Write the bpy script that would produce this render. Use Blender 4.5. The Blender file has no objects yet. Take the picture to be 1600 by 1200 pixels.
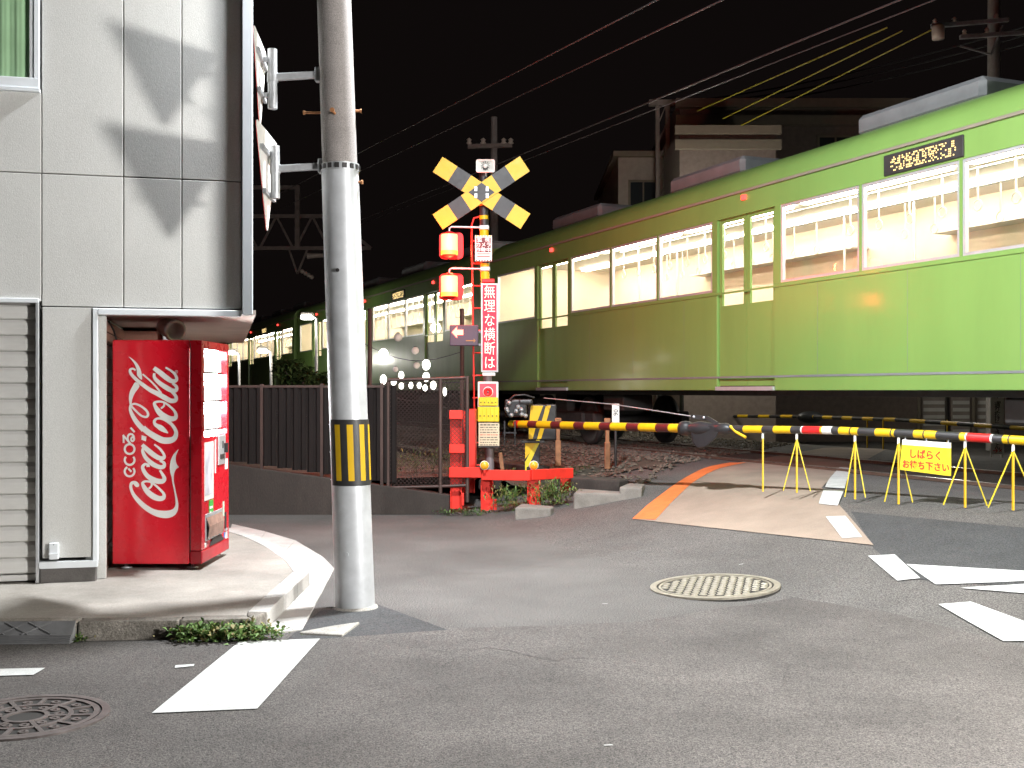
import bpy, bmesh, math, random
from mathutils import Vector, Matrix
from mathutils.geometry import tessellate_polygon
random.seed(7)
R = math.radians
scene = bpy.context.scene
COL = scene.collection

# ------------------------------------------------------------------ camera
FPX, CH, HY = 1800.0, 1.55, 610.0          # focal length in px of a 1600 px wide picture, eye height, horizon row
cam_d = bpy.data.cameras.new('camera'); cam = bpy.data.objects.new('camera', cam_d); COL.objects.link(cam)
cam.location = (0, 0, CH); cam.rotation_euler = (R(90), 0, 0)
cam_d.sensor_width = 36; cam_d.lens = FPX / 1600 * 36; cam_d.shift_y = 10 / 1600
cam_d.clip_start = .05; cam_d.clip_end = 2000
scene.camera = cam
# ------------------------------------------------------------------ night sky
world = bpy.data.worlds.new('World'); scene.world = world; world.use_nodes = True
wn = world.node_tree; bg = wn.nodes['Background']
sky = wn.nodes.new('ShaderNodeTexSky'); sky.sky_type = 'NISHITA'; sky.sun_disc = False
sky.sun_elevation = R(-4); sky.sun_rotation = R(200)
tint = wn.nodes.new('ShaderNodeMixRGB'); tint.inputs[0].default_value = .93
tint.inputs[2].default_value = (.055, .040, .038, 1)
wn.links.new(sky.outputs[0], tint.inputs[1]); wn.links.new(tint.outputs[0], bg.inputs[0])
bg.inputs[1].default_value = .08
scene.view_settings.view_transform = 'Standard'; scene.view_settings.look = 'None'
scene.view_settings.exposure = 0; scene.view_settings.gamma = 1
try:
    scene.cycles.use_denoising = True
    scene.cycles.max_bounces = 6; scene.cycles.transparent_max_bounces = 10
    scene.cycles.caustics_reflective = False; scene.cycles.caustics_refractive = False
    scene.cycles.sample_clamp_indirect = 4
except Exception: pass
# lamp powers, all in one place (each is used inside the builder of its own lamp)
W_STREET, W_ADDED, W_SIGNAL, W_FAR, W_PLATFORM, W_LANTERN = 1250, 640, 40, 170, 45, .4
E_TRAIN, E_VENDING = 38.0, 46.0

# ------------------------------------------------------------------ layout
def k_(px): return (px - 800) / FPX
def P(px, py, d): return Vector((k_(px) * d, d, CH + (HY - py) / FPX * d))
TX, TM = 9.07, .411                          # near side of the train:  x = TX - TM*y
TN = math.sqrt(1 + TM * TM)
TD = Vector((-TM / TN, 1 / TN, 0)); TO = Vector((-1 / TN, -TM / TN, 0))
def T(u, s, z): return Vector((TX, 0, 0)) + TD * u + TO * s + Vector((0, 0, z))
def s_of(x, y): return (TX - TM * y - x) / TN
RAIL = .60
def sm(a, b, v):
    t = max(0, min(1, (v - a) / (b - a))); return t * t * (3 - 2 * t)
def g(x, y):
    s = s_of(x, y)
    if s > .2: return .56 * (1 - sm(.2, 3.7, s))
    if s > -4.2: return .56
    return .56 - .30 * sm(4.2, 8.5, -s)
def G(px, py, up=0.0):
    d = 3.0
    def f(d): 
        p = P(px, py, d); return p.z - g(p.x, p.y)
    while f(d) > 0 and d < 150: d += .1
    a, b = d - .1, d
    for _ in range(30):
        m = (a + b) / 2
        if f(m) > 0: a = m
        else: b = m
    p = P(px, py, a); p.z = g(p.x, p.y) + up
    return p
def onplane(px, py, h):                      # ray to a horizontal plane
    d = (CH - h) * FPX / (py - HY); return P(px, py, d)

# ------------------------------------------------------------------ materials
MATS = {}
def mat(name, col, rough=.6, metal=0., var=.12, scale=6., bump=0., bscale=60., emit=None, estr=0., alpha=None,
        speck=0., sscale=250., dirt=0., coat=0., stretch=None, spec=.5):
    m = bpy.data.materials.new(name); m.use_nodes = True; n = m.node_tree.nodes; l = m.node_tree.links
    b = n['Principled BSDF']; b.inputs['Roughness'].default_value = rough; b.inputs['Metallic'].default_value = metal
    b.inputs['Specular IOR Level'].default_value = spec
    if coat: b.inputs['Coat Weight'].default_value = coat; b.inputs['Coat Roughness'].default_value = .12
    tc = n.new('ShaderNodeTexCoord'); vec = tc.outputs['Object']
    if stretch:
        mp = n.new('ShaderNodeMapping'); mp.inputs['Scale'].default_value = stretch; l.new(vec, mp.inputs[0]); vec = mp.outputs[0]
    c = (*col, 1)
    def noise(sc, det=5, ro=.6):
        t = n.new('ShaderNodeTexNoise'); t.inputs['Scale'].default_value = sc; t.inputs['Detail'].default_value = det
        t.inputs['Roughness'].default_value = ro; l.new(vec, t.inputs['Vector']); return t
    def mix(fac, a, bcol, blend='MIX'):
        x = n.new('ShaderNodeMixRGB'); x.blend_type = blend
        if isinstance(fac, float): x.inputs[0].default_value = fac
        else: l.new(fac, x.inputs[0])
        for i, v in ((1, a), (2, bcol)):
            if isinstance(v, tuple): x.inputs[i].default_value = v
            else: l.new(v, x.inputs[i])
        return x.outputs[0]
    def ramp(src, p0, c0, p1, c1):
        r = n.new('ShaderNodeValToRGB'); r.color_ramp.elements[0].position = p0; r.color_ramp.elements[1].position = p1
        r.color_ramp.elements[0].color = c0; r.color_ramp.elements[1].color = c1; l.new(src, r.inputs[0]); return r.outputs[0]
    out = c
    if var:
        v0, v1 = 1 - var, 1 + var
        t = noise(scale)
        out = mix(1.0, c, ramp(t.outputs[0], .3, (v0, v0, v0, 1), .7, (v1, v1, v1, 1)), 'MULTIPLY')
    if speck:
        t = noise(sscale, 2, .7)
        out = mix(1.0, out, ramp(t.outputs[0], .36, (1 - speck,) * 3 + (1,), .66, (1 + speck,) * 3 + (1,)), 'MULTIPLY')
    if dirt:
        t = noise(scale * .45, 8, .7)
        out = mix(ramp(t.outputs[0], .48, (0, 0, 0, 1), .72, (dirt,) * 3 + (1,)), out, (col[0] * .35, col[1] * .32, col[2] * .28, 1))
    if isinstance(out, tuple): b.inputs['Base Color'].default_value = out
    else: l.new(out, b.inputs['Base Color'])
    if rough > .15 and var:
        t = noise(scale * 2.3); rr = n.new('ShaderNodeMapRange'); rr.inputs[3].default_value = max(.05, rough - .12); rr.inputs[4].default_value = min(1, rough + .12)
        l.new(t.outputs[0], rr.inputs[0]); l.new(rr.outputs[0], b.inputs['Roughness'])
    if bump:
        t = noise(bscale, 4, .65); bu = n.new('ShaderNodeBump'); bu.inputs['Strength'].default_value = bump; bu.inputs['Distance'].default_value = .012
        l.new(t.outputs[0], bu.inputs['Height']); l.new(bu.outputs[0], b.inputs['Normal'])
    if emit:
        b.inputs['Emission Color'].default_value = (*emit, 1); b.inputs['Emission Strength'].default_value = estr
    MATS[name] = m
    return m
def glass(name, tintc=(1, 1, 1), refl=.12, rough=.02):
    m = bpy.data.materials.new(name); m.use_nodes = True; n = m.node_tree.nodes; l = m.node_tree.links
    n.remove(n['Principled BSDF']); o = n['Material Output']
    tr = n.new('ShaderNodeBsdfTransparent'); tr.inputs[0].default_value = (*tintc, 1)
    gl = n.new('ShaderNodeBsdfGlossy'); gl.inputs['Roughness'].default_value = rough
    lw = n.new('ShaderNodeLayerWeight'); lw.inputs[0].default_value = .5
    pw = n.new('ShaderNodeMath'); pw.operation = 'POWER'; pw.inputs[1].default_value = 4.5; l.new(lw.outputs['Facing'], pw.inputs[0])
    ma = n.new('ShaderNodeMath'); ma.operation = 'MULTIPLY_ADD'; ma.inputs[1].default_value = .55; ma.inputs[2].default_value = .025; l.new(pw.outputs[0], ma.inputs[0])
    mx = n.new('ShaderNodeMixShader'); l.new(ma.outputs[0], mx.inputs[0]); l.new(tr.outputs[0], mx.inputs[1]); l.new(gl.outputs[0], mx.inputs[2])
    l.new(mx.outputs[0], o.inputs[0]); return m

M_asphalt = mat('asphalt', (.098, .091, .086), .82, var=.25, scale=.8, dirt=.25, speck=.75, sscale=95, bump=.7, bscale=110)
M_asphalt_old = mat('asphalt_worn_brown', (.086, .077, .072), .85, var=.34, scale=.9, dirt=.35, speck=.75, sscale=125, bump=.7, bscale=120)
M_asphalt_new = mat('asphalt_patch', (.045, .046, .048), .8, var=.2, scale=1.5, speck=.6, sscale=90, bump=.6, bscale=110)
M_pave = mat('concrete_pavement', (.30, .275, .245), .9, var=.22, scale=1.6, speck=.22, sscale=160, bump=.3, bscale=140, dirt=.55)
M_kerb = mat('kerb_concrete', (.36, .34, .31), .9, var=.2, scale=4, speck=.25, sscale=120, bump=.35, bscale=90, dirt=.6)
M_kerbd = mat('stained_kerb', (.21, .19, .165), .92, var=.35, scale=6, speck=.35, sscale=90, bump=.7, bscale=60, dirt=.85)
M_gutter = mat('gutter_concrete', (.44, .42, .40), .85, var=.15, scale=3, speck=.2, sscale=150, bump=.25, bscale=90, dirt=.35)
M_conc = mat('old_concrete', (.038, .029, .025), .92, var=.35, scale=2.2, speck=.2, sscale=90, bump=.4, bscale=50, dirt=.8, stretch=(1, 1, .35))
M_block = mat('pale_block', (.20, .18, .16), .92, var=.25, scale=5, speck=.25, bump=.5, bscale=50, dirt=.4)
M_paint = mat('road_paint', (.50, .505, .49), .75, var=.10, scale=7, speck=.14, sscale=120, bump=.4, bscale=100, dirt=.30)
M_deck = mat('tan_road_coating', (.27, .21, .165), .8, var=.14, scale=2.0, speck=.16, sscale=160, bump=.35, bscale=120, dirt=.25)
M_orange = mat('orange_paint', (.66, .16, .04), .7, var=.15, scale=6, speck=.12, bump=.2, dirt=.2)
M_wall = mat('sprayed_wall_panel', (.56, .555, .535), .85, var=.06, scale=1.2, speck=.10, sscale=210, bump=.22, bscale=170, dirt=.16, stretch=(1, 1, .5))
M_joint = mat('panel_joint', (.20, .19, .18), .9)
M_trim = mat('white_aluminium_trim', (.72, .75, .78), .4, var=.05, scale=3, dirt=.12)
M_alu = mat('brushed_aluminium', (.62, .63, .65), .35, .6, var=.08, scale=5)
M_shut = mat('shutter_slat', (.62, .61, .59), .5, var=.08, scale=4, dirt=.2, stretch=(.3, 1, 1))
M_siding = mat('brown_siding', (.24, .11, .075), .6, var=.15, scale=5, bump=.2)
M_soffit = mat('soffit_board', (.40, .33, .29), .7, var=.12, scale=3)
M_base = mat('dark_plinth', (.115, .105, .10), .9, var=.3, scale=4, speck=.2, bump=.3, dirt=.6)
M_curtain = mat('green_curtain', (.36, .58, .34), .8, var=.1, scale=3)
M_red = mat('vending_red', (.62, .008, .022), .28, var=.05, scale=3, coat=.5, dirt=.06)
M_redd = mat('vending_red_edge', (.42, .008, .02), .35, var=.08, scale=4)
M_white = mat('vinyl_white', (.80, .80, .78), .5, var=.03)
M_black = mat('black_rubber', (.018, .018, .020), .45, var=.2, scale=12)
M_dark = mat('dark_steel', (.045, .042, .042), .5, .4, var=.25, scale=8)
M_steel = mat('galvanised_steel', (.50, .51, .53), .45, .55, var=.14, scale=14, dirt=.1)
M_sleeve = mat('pole_sleeve_metal', (.56, .575, .60), .42, .25, var=.10, scale=9, bump=.05, bscale=20, dirt=.08)
M_pole = mat('pole_concrete', (.27, .245, .235), .9, var=.12, scale=5, speck=.3, sscale=190, bump=.3, bscale=150)
M_yellow = mat('safety_yellow', (.66, .40, .003), .5, var=.06, scale=7, dirt=.06)
M_lemon = mat('lemon_yellow_box', (.66, .52, .02), .5, var=.1, scale=7, dirt=.2)
M_blk = mat('black_stripe', (.022, .021, .022), .5, var=.2, scale=8)
M_blkred = mat('maroon_reflective', (.09, .010, .012), .4, var=.2, scale=8)
M_refred = mat('red_reflective', (.66, .012, .014), .4, var=.08)
M_refwhite = mat('white_reflective', (.78, .77, .74), .45, var=.06)
M_guard = mat('guard_red_paint', (.70, .030, .018), .5, var=.14, scale=5, dirt=.25, bump=.1, bscale=30)
M_rust = mat('rusty_bolt', (.34, .15, .06), .8, .3, var=.3, scale=30)
M_rustbrown = mat('rusty_post', (.30, .14, .07), .8, .2, var=.3, scale=9)
M_fence = mat('dark_fence_sheet', (.012, .0085, .008), .8, .0, var=.25, scale=3, dirt=.5, stretch=(1, 1, .25), spec=.2)
M_fpost = mat('fence_post_brown', (.060, .035, .030), .55, .2, var=.2)
M_rail = mat('rail_steel', (.42, .40, .38), .3, .9, var=.1)
M_railside = mat('rail_web', (.09, .055, .04), .8, .3, var=.2)
M_ballast = mat('ballast_stone', (.115, .095, .075), .95, var=.4, scale=18)
M_soil = mat('trackside_soil', (.075, .060, .045), .95, var=.35, scale=3, speck=.4, sscale=60, bump=.6, bscale=50)
M_sleeper = mat('sleeper', (.12, .10, .085), .9, var=.3)
M_leaf = mat('leaf_green', (.085, .155, .030), .6, var=.5, scale=9)
M_leafd = mat('leaf_dark', (.045, .085, .022), .6, var=.5, scale=7)
M_straw = mat('dry_weed', (.20, .17, .06), .7, var=.3, scale=10)
M_bark = mat('bark', (.08, .06, .045), .9, var=.3)
M_iron = mat('cast_iron', (.31, .285, .235), .40, .45, var=.2, scale=20, bump=.15)
M_irond = mat('cast_iron_dark', (.030, .028, .026), .7, .3, var=.2)
M_irono = mat('cast_iron_rusty', (.13, .11, .105), .5, .55, var=.25, scale=14)
M_plate = mat('checker_plate', (.23, .23, .235), .5, .4, var=.2, dirt=.3)
M_train = mat('train_green', (.165, .285, .072), .34, var=.05, scale=1.2, coat=.25, dirt=.16, stretch=(1.6, 1, .35))
M_trainroof = mat('train_roof', (.16, .165, .17), .7, var=.15, scale=3)
M_under = mat('train_underframe', (.030, .028, .027), .7, .2, var=.3)
M_cream = mat('cabin_cream', (.80, .70, .56), .6, var=.03)
M_blind = mat('window_blind', (.82, .72, .58), .8, var=.05, scale=4)
M_seat = mat('seat_moquette', (.30, .30, .12), .9, var=.1)
M_ceil = mat('cabin_ceiling', (.85, .82, .76), .5, var=.03)
M_tube = mat('cabin_tube', (1, 1, 1), .5, var=0, emit=(1, .87, .68), estr=E_TRAIN)
M_led = mat('amber_led', (.3, .2, .05), .5, var=0, emit=(1, .72, .30), estr=2.0)
M_redlamp = mat('red_marker', (.5, .02, .02), .4, var=0, emit=(1, .05, .04), estr=4)
M_vend = mat('vending_light', (1, 1, 1), .5, var=0, emit=(.93, .98, 1), estr=E_VENDING)
M_siglens = mat('signal_lens', (.9, .3, .2), .4, var=0, emit=(1, .13, .06), estr=6)
M_sigamber = mat('signal_lens_rim', (.9, .5, .1), .4, var=0, emit=(1, .45, .03), estr=1.6)
M_sighood = mat('signal_red_plate', (.60, .012, .015), .5, var=.08)
M_arrow = mat('arrow_lit', (1, .3, .2), .4, var=0, emit=(1, .10, .06), estr=7)
M_arrowoff = mat('arrow_unlit', (.32, .15, .05), .5, var=0)
M_ledred = mat('led_panel', (.35, .005, .02), .5, var=0, emit=(1, .02, .06), estr=.8)
M_ledchr = mat('led_characters', (1, .6, .5), .5, var=0, emit=(1, .50, .42), estr=1.15)
M_casing = mat('signal_casing', (.20, .17, .18), .5, .2, var=.1)
M_cwhite = mat('plate_white', (.74, .72, .68), .5, var=.06, dirt=.1)
M_ink = mat('ink_black', (.03, .025, .025), .6, var=0)
M_inkr = mat('ink_red', (.55, .03, .02), .6, var=0)
M_pink = mat('button_panel_pink', (.62, .07, .10), .5, var=.05)
M_cream2 = mat('notice_cream', (.60, .52, .36), .7, var=.1, dirt=.2)
M_lantern = mat('lantern_lit', (1, 1, 1), .5, var=0, emit=(1, .97, .86), estr=6)
M_lantoff = mat('lantern_paper', (.62, .62, .56), .8, var=.06)
M_lampglow = mat('lamp_glow', (1, 1, 1), .5, var=0, emit=(1, .97, .88), estr=14)
M_wire = mat('wire_cable', (.10, .085, .085), .5, .2, var=0)
M_wirey = mat('wire_sheath_yellow', (.30, .27, .015), .5, var=0)
M_gantry = mat('gantry_steel', (.24, .20, .18), .7, .2, var=.2)
M_brick = mat('house_tile_wall', (.19, .15, .13), .85, var=.15, scale=9, bump=.2)
M_stucco = mat('house_stucco', (.38, .33, .29), .9, var=.1, bump=.2)
M_roofd = mat('dark_roof', (.06, .055, .055), .7, var=.2)
M_creamband = mat('cornice_cream', (.20, .17, .13), .8, var=.08)
M_winlit = mat('lit_window_pane', (.8, .85, .85), .3, var=0, emit=(.85, 1, .92), estr=.7)
M_windark = mat('dark_window_pane', (.03, .035, .04), .15, var=0)
M_glass = glass('clear_pane')
M_glassb = mat('glass_block', (.45, .55, .50), .15, var=.15, scale=20, emit=(.75, 1, .9), estr=.12)
M_porcelain = mat('porcelain', (.55, .48, .42), .35, var=.1)
M_green = mat('green_sticker', (.05, .38, .06), .5, var=0)
M_clearpl = mat('smoked_plastic', (.32, .20, .16), .12, var=.25, scale=20)
M_seam = mat('tar_seam', (.018, .017, .017), .7, var=.2)

# ------------------------------------------------------------------ mesh builder
class MB:
    def __init__(s): s.v = []; s.f = []; s.sm = []
    def add(s, vs, fs, smooth=False):
        o = len(s.v); s.v += [Vector(p) for p in vs]
        for f in fs: s.f.append([i + o for i in f]); s.sm.append(smooth)
        return s
    def box(s, c, d, rz=0., M=None):
        c = Vector(c); hx, hy, hz = d[0] / 2, d[1] / 2, d[2] / 2
        vs = [Vector((x, y, z)) for z in (-hz, hz) for y in (-hy, hy) for x in (-hx, hx)]
        if M is None: M = Matrix.Rotation(rz, 3, 'Z')
        return s.add([M @ p + c for p in vs], [(0, 2, 3, 1), (4, 5, 7, 6), (0, 1, 5, 4), (2, 6, 7, 3), (0, 4, 6, 2), (1, 3, 7, 5)])
    def lohi(s, a, b): return s.box([(a[i] + b[i]) / 2 for i in range(3)], [abs(b[i] - a[i]) for i in range(3)])
    def beam(s, a, b, w, h, up=(0, 0, 1)):
        a, b = Vector(a), Vector(b); X = (b - a); L = X.length; X.normalize(); up = Vector(up)
        if abs(X.dot(up)) > .99: up = Vector((0, 1, 0))
        Y = up.cross(X).normalized(); Z = X.cross(Y)
        return s.box((a + b) / 2, (L, w, h), M=Matrix((X, Y, Z)).transposed())
    def tube(s, pts, r, n=8, caps=True, smooth=True):
        pts = [Vector(p) for p in pts]; rs = r if isinstance(r, (list, tuple)) else [r] * len(pts)
        vs = []; fs = []; prev = None
        for i, p in enumerate(pts):
            d = (pts[min(i + 1, len(pts) - 1)] - pts[max(i - 1, 0)]).normalized()
            up = prev if prev is not None else (Vector((0, 0, 1)) if abs(d.z) < .9 else Vector((1, 0, 0)))
            X = up - d * up.dot(d); X = X.normalized() if X.length > 1e-6 else d.orthogonal().normalized(); prev = X; Y = d.cross(X)
            for j in range(n):
                a = 2 * math.pi * j / n; vs.append(p + (X * math.cos(a) + Y * math.sin(a)) * rs[i])
        for i in range(len(pts) - 1):
            for j in range(n):
                a, b = i * n + j, i * n + (j + 1) % n; fs.append((a, b, b + n, a + n))
        s.add(vs, fs, smooth)
        if caps: s.add(vs[:n], [tuple(range(n))[::-1]]); s.add(vs[-n:], [tuple(range(n))])
        return s
    def cyl(s, a, b, r0, r1=None, n=16): return s.tube([a, b], [r0, r0 if r1 is None else r1], n)
    def lathe(s, o, prof, n=20, axis=(0, 0, 1), smooth=True):     # prof: (radius, height)
        o = Vector(o); Z = Vector(axis).normalized(); X = Z.orthogonal().normalized(); Y = Z.cross(X); vs = []; fs = []
        for r, h in prof:
            for j in range(n):
                a = 2 * math.pi * j / n; vs.append(o + Z * h + (X * math.cos(a) + Y * math.sin(a)) * r)
        for i in range(len(prof) - 1):
            for j in range(n):
                a, b = i * n + j, i * n + (j + 1) % n; fs.append((a, b, b + n, a + n))
        return s.add(vs, fs, smooth)
    def sphere(s, c, r, n=14, sc=(1, 1, 1)):
        c = Vector(c); m = n // 2
        prof = [(max(.0005, math.sin(math.pi * i / m)) * r, -math.cos(math.pi * i / m) * r) for i in range(m + 1)]
        o = len(s.v); s.lathe((0, 0, 0), prof, n)
        for i in range(o, len(s.v)): s.v[i] = Vector((s.v[i].x * sc[0], s.v[i].y * sc[1], s.v[i].z * sc[2])) + c
        return s
    def prism(s, poly, ext):                                        # planar polygon (3-D points) pushed along ext
        poly = [Vector(p) for p in poly]; ext = Vector(ext); n = len(poly)
        nor = Vector((0, 0, 0))
        for i in range(n): nor += poly[i].cross(poly[(i + 1) % n])
        if nor.dot(ext) < 0: poly = poly[::-1]
        tri = tessellate_polygon([poly])
        up = [p + ext for p in poly]; fs = []
        for a, b, c in tri:
            q = (poly[b] - poly[a]).cross(poly[c] - poly[a])
            if q.dot(ext) < 0: b, c = c, b
            fs.append((a + n, b + n, c + n)); fs.append((a, c, b))
        for i in range(n): j = (i + 1) % n; fs.append((i, j, j + n, i + n))
        return s.add(poly + up, fs)
    def build(s, name, m, parent=None, world=True, bevel=0., seg=1):
        me = bpy.data.meshes.new(name); off = LOC.get(parent.name, Vector()) if (parent and world) else Vector()
        me.from_pydata([tuple(p - off) for p in s.v], [], s.f)
        for i, p in enumerate(me.polygons): p.use_smooth = s.sm[i]
        if m: me.materials.append(m)
        me.update()
        o = bpy.data.objects.new(name, me); COL.objects.link(o)
        if parent: o.parent = parent; LOC[o.name] = off
        if bevel:
            bv = o.modifiers.new('bevel', 'BEVEL'); bv.width = bevel; bv.segments = seg; bv.limit_method = 'ANGLE'; bv.angle_limit = R(40)
        return o
LOC = {}
def tag(o, label=None, cat=None, group=None, kind=None):
    if label: o['label'] = label
    if cat: o['category'] = cat
    if group: o['group'] = group
    if kind: o['kind'] = kind
    return o
def thing(name, label, cat, loc, group=None, rz=0.):
    o = bpy.data.objects.new(name, None); COL.objects.link(o); o.location = loc; o.rotation_euler = (0, 0, rz); o.empty_display_size = .2
    LOC[o.name] = Vector(loc); return tag(o, label, cat, group)
def copy_tree(o, parent=None):
    c = o.copy(); COL.objects.link(c); c.parent = parent
    LOC[c.name] = LOC.get(o.name, Vector())
    for ch in list(o.children): copy_tree(ch, c)
    return c
def lamp(name, kind, loc, power, col, parent, size=.2, aim=None, spot=None, sy=None):
    d = bpy.data.lights.new(name, kind); d.energy = power; d.color = col
    if kind == 'AREA':
        d.size = size
        if sy: d.shape = 'RECTANGLE'; d.size_y = sy
    else: d.shadow_soft_size = size
    if kind == 'SPOT': d.spot_size = spot; d.spot_blend = .6
    o = bpy.data.objects.new(name, d); COL.objects.link(o); off = LOC.get(parent.name, Vector()) if parent else Vector()
    o.location = Vector(loc) - off; o.parent = parent
    if aim is not None: o.rotation_euler = (Vector(aim) - Vector(loc)).to_track_quat('-Z', 'Y').to_euler()
    return o
def text(name, body, size, o, right, up, m, parent, ext=.0015, squash=1., align='CENTER', bold=0.):
    cu = bpy.data.curves.new(name, 'FONT'); cu.body = body; cu.size = size; cu.align_x = align; cu.align_y = 'CENTER'; cu.extrude = ext; cu.offset = bold
    cu.resolution_u = 3
    tmp = bpy.data.objects.new('tmp', cu); COL.objects.link(tmp)
    dg = bpy.context.evaluated_depsgraph_get(); me = bpy.data.meshes.new_from_object(tmp.evaluated_get(dg))
    bpy.data.objects.remove(tmp); 
    X = Vector(right).normalized(); Y = Vector(up).normalized(); Z = X.cross(Y); o = Vector(o)
    off = LOC.get(parent.name, Vector()) if parent else Vector()
    for v in me.vertices: v.co = X * v.co.x * squash + Y * v.co.y + Z * v.co.z + o - off
    me.materials.clear(); me.materials.append(m)
    ob = bpy.data.objects.new(name, me); COL.objects.link(ob); ob.parent = parent; LOC[ob.name] = off
    return ob
def struct(o): o['kind'] = 'structure'; return o

# ================================================================== GROUND
def axis(vals): 
    out = []
    for a, b, st in vals:
        n = max(1, round((b - a) / st)); out += [a + (b - a) * i / n for i in range(n)]
    return out + [vals[-1][1]]
xs = axis([(-500, -60, 110), (-60, -12, 8), (-12, -4, .8), (-4, 8.5, .14), (8.5, 20, .9), (20, 60, 8), (60, 500, 110)])
ys = axis([(-300, -20, 70), (-20, 3, 1.5), (3, 20, .14), (20, 34, .5), (34, 80, 6), (80, 700, 100)])
gb = MB(); nx = len(xs)
gb.add([(x, y, g(x, y)) for y in ys for x in xs], [(j * nx + i, j * nx + i + 1, (j + 1) * nx + i + 1, (j + 1) * nx + i) for j in range(len(ys) - 1) for i in range(nx - 1)], True)
road = struct(gb.build('road', M_asphalt))
def drape(name, corners, m, up=.005, n=10, k=10, parent=road, thick=0.):   # 4 world corners a-b (near) d-c (far), laid over the ground
    a, b, c, d = [Vector(q) for q in corners]; vs = []; mb = MB()
    for j in range(k + 1):
        for i in range(n + 1):
            u, v = i / n, j / k; p = (a * (1 - u) + b * u) * (1 - v) + (d * (1 - u) + c * u) * v
            vs.append((p.x, p.y, g(p.x, p.y) + up))
    w = n + 1
    mb.add(vs, [(j * w + i, j * w + i + 1, (j + 1) * w + i + 1, (j + 1) * w + i) for j in range(k) for i in range(n)], True)
    return mb.build(name, m, parent)
def drape_px(name, q, m, **kw): return drape(name, [G(*p) for p in q], m, **kw)
def strip_drape(name, left, right, m, up, parent=road, sub=8, across=12):
    vs = []; mb = MB(); L = []; Rr = []
    for lst, out in ((left, L), (right, Rr)):
        for i in range(len(lst) - 1):
            for t in range(sub): out.append(lst[i].lerp(lst[i + 1], t / sub))
        out.append(lst[-1])
    for p, q in zip(L, Rr):
        for i in range(across + 1):
            w = p.lerp(q, i / across); vs.append((w.x, w.y, g(w.x, w.y) + up))
    w = across + 1
    mb.add(vs, [(j * w + i, j * w + i + 1, (j + 1) * w + i + 1, (j + 1) * w + i) for j in range(len(L) - 1) for i in range(across)], True)
    return mb.build(name, m, parent)
# asphalt patches with their seams
strip_drape('asphalt_patch', [G(1330, 800), G(1365, 857), G(1420, 905)], [G(1700, 835), G(1700, 880), G(1700, 925)], M_asphalt_new, .004)
drape_px('asphalt_patch', [(445, 1003), (700, 985), (590, 945), (500, 955)], M_asphalt_new, up=.004)
fe = [Vector((-14, 7.0, 0)), G(-300, 1010), G(120, 1006), G(430, 1003), G(560, 986), G(800, 980), G(1000, 972), G(1130, 950), G(1240, 934), G(1400, 960), G(1600, 1012), G(2000, 1100), Vector((4.3, 1.6, 0))]
ne = [Vector((p.x if p.y > 5 else p.x * .8, -3, 0)) for p in fe]
strip_drape('worn_asphalt', fe, ne, M_asphalt_old, .0035, sub=6, across=24)
for k, (q, w) in enumerate((([(600, 1003), (690, 1020), (760, 1012), (860, 1032), (940, 1030), (1040, 1058)], .006), ([(1180, 1010), (1230, 1040), (1225, 1075), (1290, 1110), (1300, 1160)], .005), ([(640, 905), (700, 893), (770, 898), (830, 884), (900, 888)], .006), ([(1010, 862), (1090, 872), (1150, 868), (1230, 880)], .006))):
    rr = random.Random(k); fine = []
    for a, b in zip(q[:-1], q[1:]):
        for t in range(5): fine.append(G(a[0] + (b[0] - a[0]) * t / 5 + rr.uniform(-6, 6), a[1] + (b[1] - a[1]) * t / 5 + rr.uniform(-2, 2)))
    fine.append(G(*q[-1])); off = [p + Vector((0, w * rr.uniform(.4, 1.3), 0)) for p in fine]
    strip_drape('crack', fine, off, M_seam, .0052, sub=1, across=1)
# tan coated footway over the crossing
dl = [G(988, 812), G(1012, 790), G(1060, 757), G(1150, 724)]
dr = [G(1365, 853), G(1322, 802), G(1284, 763), G(1332, 731)]
dl.append(dl[-1] + (dl[-1] - dl[-2]) * 2.2); dr.append(dr[-1] + (dr[-1] - dr[-2]) * 2.2)
strip_drape('coated_footway', dl, dr, M_deck, .008, sub=10, across=16)
ol = [G(988, 812), G(1012, 790), G(1056, 757), G(1140, 724)]; orr = [G(1024, 813.5), G(1046, 789), G(1080, 757), G(1166, 724)]
strip_drape('edge_line', ol, orr, M_orange, .012, across=3)
for q in ([(1279, 789), (1309, 792), (1319, 768), (1287, 766)], [(1289, 763), (1320, 765), (1331, 731), (1312, 731)]):
    drape_px('road_marking', q, M_paint, up=.013)
drape_px('road_marking', [(1316, 843), (1347, 841), (1321, 808), (1290, 809)], M_paint, up=.013)
drape_px('road_marking', [(1402, 909), (1438, 905), (1398, 868), (1356, 870)], M_paint, up=.0095)
drape_px('road_marking', [(1462, 915), (1640, 908), (1640, 896), (1416, 883)], M_paint, up=.0095)
drape_px('road_marking', [(1640, 932), (1640, 912), (1512, 919.5), (1500, 920.5)], M_paint, up=.0095)
drape_px('road_marking', [(1568, 1004), (1680, 1002), (1517, 942), (1466, 946)], M_paint, up=.0095)
drape_px('road_marking', [(237, 1117), (402, 1110), (500, 1000), (375, 1004)], M_paint, up=.0095)
drape_px('road_marking', [(-60, 1060), (52, 1057), (71, 1046), (-60, 1049)], M_paint, up=.0095)
drape_px('road_marking', [(273, 1046), (303, 1043), (304, 1040), (274, 1042)], M_paint, up=.0095, n=2, k=2)
for q in ((1158, 883), (945, 945), (950, 1167)):
    p = G(*q); drape('paint_fleck', [p + Vector(v) for v in ((-.018, -.006, 0), (.022, -.002, 0), (.018, .007, 0), (-.02, .004, 0))], M_paint, up=.0085, n=1, k=1)

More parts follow.
